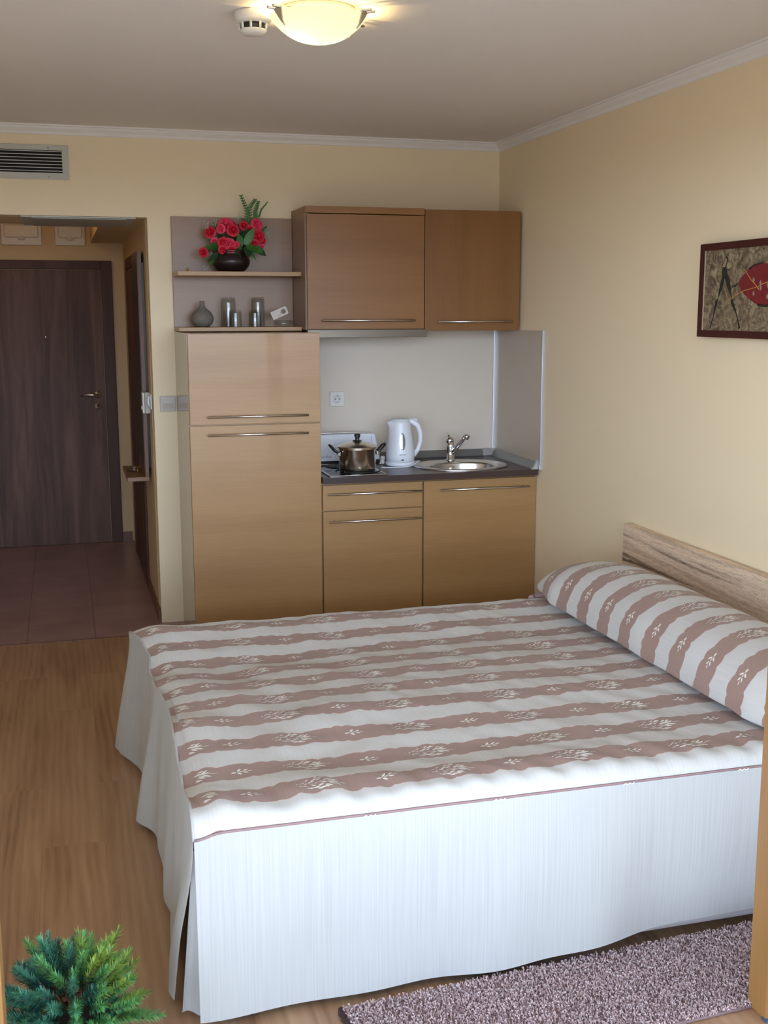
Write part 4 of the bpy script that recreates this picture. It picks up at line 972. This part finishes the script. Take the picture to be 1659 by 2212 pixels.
def strokes(bm, fn, ca, cb, shape, mi, rot=False, sc_=1.):
    for a, b_, ang, L_, w_ in shape:
        a, b_, L_, w_ = a*sc_, b_*sc_, L_*sc_, w_*sc_
        d_ = (math.cos(ang), math.sin(ang)); n_ = (-d_[1], d_[0]); vs = []
        for p, q in ((-1, 0), (-.3, -1), (.5, -.8), (1, 0), (.5, .8), (-.3, 1)):
            u, v = a+d_[0]*L_*p+n_[0]*w_*q, b_+d_[1]*L_*p+n_[1]*w_*q
            pos, nr = fn(ca+u, cb+v); vs.append(bm.verts.new(pos+nr*.0009))
        f = bm.faces.new(vs); f.material_index = mi; f.smooth = True
def bed_fn(x, s):
    p = bedpt(x, s); q = bedpt(x+.004, s)-p; r = bedpt(x, s+.004)-p
    return p, q.cross(r).normalized()
for st in range(10):
    sc_ = -3.5+.165*st
    for k in range(-1, 5):
        xc = -1.805+.336*k
        if xc-.07 > BX0 : strokes(bm, bed_fn, xc, sc_, TREE, 1)
        if xc+.168-.02 > BX0 and xc+.168 < -.5: strokes(bm, bed_fn, xc+.168, sc_, SPRIG, 1)
    strokes(bm, bed_fn, BX0+.026, sc_, [m_ for m_ in TREE if m_[0] > .01], 1)
tp = obj('top_panel', bm, [M['bed_stripe'], M['motif']], bs, 'striped top panel', fixn=False)
# near skirt
bm = B(); uvl = bm.loops.layers.uv.new('UVMap'); NX2, NT = 180, 40
SX0, SX1 = BX0+.001, -.06
def hemz(x): return .018+.042*ss((x+1.7)/.9)-.010*ss((x+.8)/.5)*0+.006*math.sin(x*6)*ss((x+1.8)/.4)
def skpt(x, t_):
    top = bedpt(x, S0); zb = hemz(x); z = top.z+(zb-top.z)*t_
    amp = ss(t_*1.2)
    y = top.y-.003-.012*math.sin(PI*min(1, t_*1.5))*.3+amp*(.010*math.sin(x*7.5+1.2)+.006*math.sin(x*19+.6*math.sin(x*5))+.012*noise.noise(Vector((x*2.5, t_*1.5, 7))))
    y += -amp*.004+.012*ss((x+.95)/.5)*amp*t_
    return Vector((x, y, z))
G = []
for i in range(NX2+1):
    x = SX0+(SX1-SX0)*i/NX2; G.append([(bm.verts.new(skpt(x, j/NT)), x, j/NT*.5) for j in range(NT+1)])
for i in range(NX2):
    for j in range(NT):
        q = (G[i][j], G[i][j+1], G[i+1][j+1], G[i+1][j]); f = bm.faces.new([v[0] for v in q]); f.smooth = True
        for lp, v in zip(f.loops, q): lp[uvl].uv = (v[1], v[2])
o = obj('side_skirt', bm, M['skirt'], bs, 'plain ivory side skirt', fixn=False)
# foot skirt with folds
bm = B(); uvl = bm.loops.layers.uv.new('UVMap'); NY = 220
def fold(y):
    a = math.exp(-((y+1.86)/.10)**2)*.95+math.exp(-((y+2.47)/.075)**2)*.85+math.exp(-((y+3.49)/.12)**2)*.35+math.exp(-((y+2.95)/.20)**2)*.15
    return a
def fspt(y, t_):
    top = bedpt(BX0, max(S0, min(S1, y))); zb = .022
    if y > -1.95: zb = .03
    z = top.z+(zb-top.z)*t_
    x = top.x-.003-.030*ss(t_)-fold(y)*.045*t_**1.3+.016*math.sin((y*24)+1.5*t_)*ss(t_)*.30+.010*noise.noise(Vector((y*6, t_*2, 3)))*ss(t_)
    yy = top.y + .06*math.exp(-((y+1.9)/.14)**2)*t_ - .02*math.exp(-((y+2.35)/.10)**2)*t_
    pl_ = ss((-3.42-y)/.17); yy += .085*pl_*ss((t_-.12)/.8); x -= .022*pl_*t_
    return Vector((x, yy, z))
G = []
for i in range(NY+1):
    y = S0+.002+(S1-S0-.004)*i/NY; G.append([(bm.verts.new(fspt(y, j/NT)), y, j/NT*.5) for j in range(NT+1)])
for i in range(NY):
    for j in range(NT):
        q = (G[i][j], G[i+1][j], G[i+1][j+1], G[i][j+1]); f = bm.faces.new([v[0] for v in q]); f.smooth = True
        for lp, v in zip(f.loops, q): lp[uvl].uv = (v[1], v[2])
obj('foot_skirt', bm, M['skirt'], bs, 'ivory foot skirt hanging in folds', fixn=False)
# inset panel behind the open corner pleat
bm = B(); uvl = bm.loops.layers.uv.new('UVMap'); G = []
for i in range(13):
    u = i/12; row = []
    for j in range(NT+1):
        t_ = j/NT; z = .44+(.022-.44)*t_
        x = BX0-.002-.034*t_*(1-u)+.03*u; y = BY0+.006+.05*(1-u)*t_*.5+.010*math.sin(u*7)*t_
        row.append((bm.verts.new((x, y, z)), u*.1, t_*.5))
    G.append(row)
for i in range(12):
    for j in range(NT):
        q = (G[i][j], G[i][j+1], G[i+1][j+1], G[i+1][j]); f = bm.faces.new([v[0] for v in q]); f.smooth = True
        for lp, v in zip(f.loops, q): lp[uvl].uv = (v[1], v[2])
obj('pleat_inset', bm, M['skirt'], bs, fixn=False)
# far skirt (towards the kitchen)
bm = B(); uvl = bm.loops.layers.uv.new('UVMap'); G = []
for i in range(61):
    x = BX0+(BX1-BX0)*i/60; p = bedpt(x, S1); G.append([(bm.verts.new((p.x, p.y+.004+.02*t_, p.z+(.03-p.z)*t_)), x, t_*.5) for t_ in (0, .25, .5, .75, 1)])
for i in range(60):
    for j in range(4):
        q = (G[i][j], G[i+1][j], G[i+1][j+1], G[i][j+1]); f = bm.faces.new([v[0] for v in q]); f.smooth = True
        for lp, v in zip(f.loops, q): lp[uvl].uv = (v[1], v[2])
obj('far_skirt', bm, M['skirt'], bs, fixn=False)
# piping: mauve along the near seam, ivory along the foot seam
bm = B(); tube(bm, [bedpt(BX0+(BX1-BX0)*i/150, S0+.002)+Vector((0, -.003, .001)) for i in range(151)], .0032, 6); obj('seam_piping', bm, M['piping'], bs, 'thin mauve piping')
bm = B(); tube(bm, [bedpt(BX0, S0+(S1-S0)*i/150)+Vector((-.003, 0, .001)) for i in range(151)], .0036, 6); obj('foot_piping', bm, M['skirt'], bs)
for xq in (-1.71, -1.38, -1.03, -.70):
    bm = B(); strokes(bm, lambda a, b_: (Vector((a, BY0-.0075, .4795+b_)), Vector((0, -1, 0))), xq, 0, [(q*.006, 0, .6*(-1)**q, .005, .0016) for q in (-2, -1, 0, 1, 2)], 0)
    obj('seam_motif', bm, M['motif'], bs)

# bolster
t = thing('bolster', 'long striped bolster pillow lying along the headboard', 'bolster', (-.37, -2.7, .53))
bm = B(); uvl = bm.loops.layers.uv.new('UVMap'); NA, NL = 56, 170
YB0, YB1 = -3.60, -1.905
def bolpt(al, y):
    """al 0..2pi round the section, starting at the back bottom"""
    u = (y-YB0)/(YB1-YB0); e = min(u, 1-u)*(YB1-YB0)
    te = .42 if u > .5 else .10; k = math.sqrt(max(0, 1-(1-min(1, e/te))**2)); k = .22+.78*k
    wd = .205*(.80+.20*min(1, e/.2)); ht = .166*k
    c, s = math.cos(al), math.sin(al)
    x = -.372-.018*(1-min(1, e/.3))*(u > .5)+wd*math.copysign(abs(c)**.9, c); z = .544+ (ht*abs(s)**.92 if s > 0 else -.018*k*abs(s)**.6)
    x += .006*noise.noise(Vector((al*1.5, y*5, 9))); z += .005*noise.noise(Vector((al*2, y*8, 2)))*k
    if y > -2.15: z += .012*ss((y+2.15)/.2)*(.5+.5*c*-1)
    return Vector((x, y, z))
arc = [0]
for i in range(NA): arc.append(arc[-1]+(bolpt(2*PI*(i+1)/NA, -2.8)-bolpt(2*PI*i/NA, -2.8)).length)
G = [[bm.verts.new(bolpt(2*PI*i/NA, YB0+(YB1-YB0)*j/NL)) for j in range(NL+1)] for i in range(NA)]
for i in range(NA):
    for j in range(NL):
        i2 = (i+1) % NA; f = bm.faces.new((G[i][j], G[i2][j], G[i2][j+1], G[i][j+1])); f.smooth = True
        for lp, (a, b_) in zip(f.loops, ((i, j), (i+1, j), (i+1, j+1), (i, j+1))): lp[uvl].uv = (arc[a], YB0+(YB1-YB0)*b_/NL)
for j in (0, NL):
    bm.faces.new([G[i][j] for i in range(NA)])
def bol_fn(a, y):
    al = 2*PI*((a/arc[-1]) % 1)
    for i in range(NA):
        if arc[i] <= a <= arc[i+1]: al = 2*PI*(i+(a-arc[i])/(arc[i+1]-arc[i]))/NA; break
    p = bolpt(al, y); q = bolpt(al+.02, y)-p; r = bolpt(al, y+.004)-p; n_ = r.cross(q).normalized()
    if n_.dot(p-Vector((-.372, y, .58))) < 0: n_ = -n_
    return p, n_
afront = next(arc[i] for i in range(NA) if 2*PI*i/NA > PI-.62)
for k in range(9):
    yc = -3.355+.165*k
    strokes(bm, bol_fn, afront, yc, SPRIG, 1)
    if yc < -2.1: strokes(bm, bol_fn, afront-.168, yc, [(-a, b_, -g_, l_, w_) for a, b_, g_, l_, w_ in TREE], 1)
obj('bolster_cover', bm, [M['bol_stripe'], M['motif']], t, fixn=False)
bm = B(); tube(bm, smooth_pts([(-.50, -1.925, .530), (-.53, -1.91, .524), (-.565, -1.905, .516), (-.585, -1.925, .518)]), [.010]*13+[.012]*6, 8); obj('tucked_corner', bm, M['piping'], t, 'tucked mauve end corner')

# ------------------------------------------------------------ rug
rg = thing('rug', 'mauve-brown short-pile rug in front of the bed', 'rug', (-1.79, -3.637, 0)); rg.rotation_euler = (0, 0, math.radians(3.6))
rx0, rx1, ry0, ry1 = 0, 1.30, -.318, 0
def lobj(name, bm, mats, label=None):
    me = bpy.data.meshes.new(name); bm.to_mesh(me); bm.free()
    for m in mats: me.materials.append(m)
    o = bpy.data.objects.new(name, me); C.objects.link(o); o.parent = rg
    if label: o['label'] = label
    return o
lobj('rug_base', bx(rx0, rx1, ry0, ry1, .0015, .009, .002), [M['rug']])
bm = B(); n_ = 60
tube(bm, [(rx0-.004+.003*math.sin(i*1.3), ry0+(ry1-ry0)*i/n_, .008) for i in range(n_+1)], .0065, 7); lobj('side_binding', bm, [M['rugedge']], 'dark scalloped binding')
bm = B(); rr_ = random.Random(5)
for k in range(19000):
    x, y = rr_.uniform(rx0+.004, rx1-.002), rr_.uniform(ry0, ry1-.002)
    a = rr_.uniform(0, 2*PI); l_ = rr_.uniform(.004, .010); w_ = .0011; dx, dy = math.cos(a)*l_, math.sin(a)*l_
    nx, ny = -math.sin(a)*w_, math.cos(a)*w_; h = rr_.uniform(.006, .011); z = .0085
    vs = [bm.verts.new(p) for p in ((x-nx, y-ny, z), (x+nx, y+ny, z), (x+dx*.5+nx, y+dy*.5+ny, z+h), (x+dx, y+dy, z+h*.8), (x+dx*.5-nx, y+dy*.5-ny, z+h))]
    f = bm.faces.new(vs); q = rr_.random(); f.material_index = 0 if q < .6 else 1 if q < .78 else 2
o = lobj('pile', bm, [M['tuft_a'], M['tuft_b'], M['tuft_c']]); o['kind'] = 'stuff'

# ------------------------------------------------------------ plant
QX, QY = -2.405, -3.64
t = thing('fir_plant', 'bushy artificial fir plant with green needles on the laminate floor', 'plant', (QX, QY, 0))
bm = B(); lathe(bm, [(0, .002), (.052, .002), (.056, .006), (.072, .095), (.080, .097), (.080, .112), (.072, .112), (.068, .10), (0, .098)], (QX, QY, 0), 36); obj('plant_pot', bm, M['terra'], t)
bm = B(); lathe(bm, [(0, .104), (.04, .104), (.069, .101)], (QX, QY, 0), 24); obj('soil', bm, M['soil'], t)
rp = random.Random(21)
twigs = B(); fol = B()
def needle(b_, p, d_, l_, w_, mi):
    up = Vector((0, 0, 1)); s_ = d_.cross(up)
    if s_.length < .1: s_ = Vector((1, 0, 0))
    s_.normalize()
    vs = [b_.verts.new(q) for q in (p-s_*w_*.6, p+d_*l_*.55-s_*w_, p+d_*l_, p+d_*l_*.55+s_*w_, p+s_*w_*.6)]
    f = b_.faces.new(vs); f.material_index = mi
centre = Vector((QX, QY, .10))
def sprig(p0, dr, L_, mi, dens):
    dr = dr.normalized(); side = dr.orthogonal().normalized()
    pts = [p0+dr*L_*u+Vector((0, 0, -.012*u*u)) for u in (0, .35, .7, 1)]
    tube(twigs, pts, [.0022, .0018, .0014, .001], 5, caps=False)
    n_ = int(L_*dens)
    for k in range(n_):
        u = .12+.88*k/n_; p = p0+dr*L_*u; ang = rp.uniform(0, 2*PI); q = side*math.cos(ang)+dr.cross(side)*math.sin(ang)
        spread = .85 if u < .93 else rp.uniform(.1, .6)
        l_ = rp.uniform(.014, .024); mm = mi if rp.random() < .8 else rp.choice((0, 1, 3)); 
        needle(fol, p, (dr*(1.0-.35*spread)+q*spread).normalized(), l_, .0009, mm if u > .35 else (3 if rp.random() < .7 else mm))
cnt = 0
for k in range(150):
    z_ = rp.uniform(-.15, 1); ang = rp.uniform(0, 2*PI); r_ = math.sqrt(1-z_*z_)
    d_ = Vector((r_*math.cos(ang), r_*math.sin(ang), z_)); rad = .115+rp.uniform(-.02, .04)
    tip = centre+Vector((d_.x*(rad+.035), d_.y*(rad+.03), d_.z*(rad+.055)))
    base = centre+Vector((d_.x*.06, d_.y*.06, max(0, d_.z)*.09))
    dr = (tip-base)
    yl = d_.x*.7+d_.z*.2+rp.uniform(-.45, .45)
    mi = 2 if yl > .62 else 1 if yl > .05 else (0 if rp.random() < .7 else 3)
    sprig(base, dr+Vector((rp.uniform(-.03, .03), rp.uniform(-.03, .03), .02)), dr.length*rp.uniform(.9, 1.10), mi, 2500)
for k in range(6):
    a = k*PI/3; tube(twigs, [(QX, QY, .10), (QX+.03*math.cos(a), QY+.03*math.sin(a), .14), (QX+.07*math.cos(a), QY+.07*math.sin(a), .20)], [.004, .003, .002], 6)
obj('twigs', twigs, M['stem'], t); obj('needles', fol, PG, t, fixn=False)
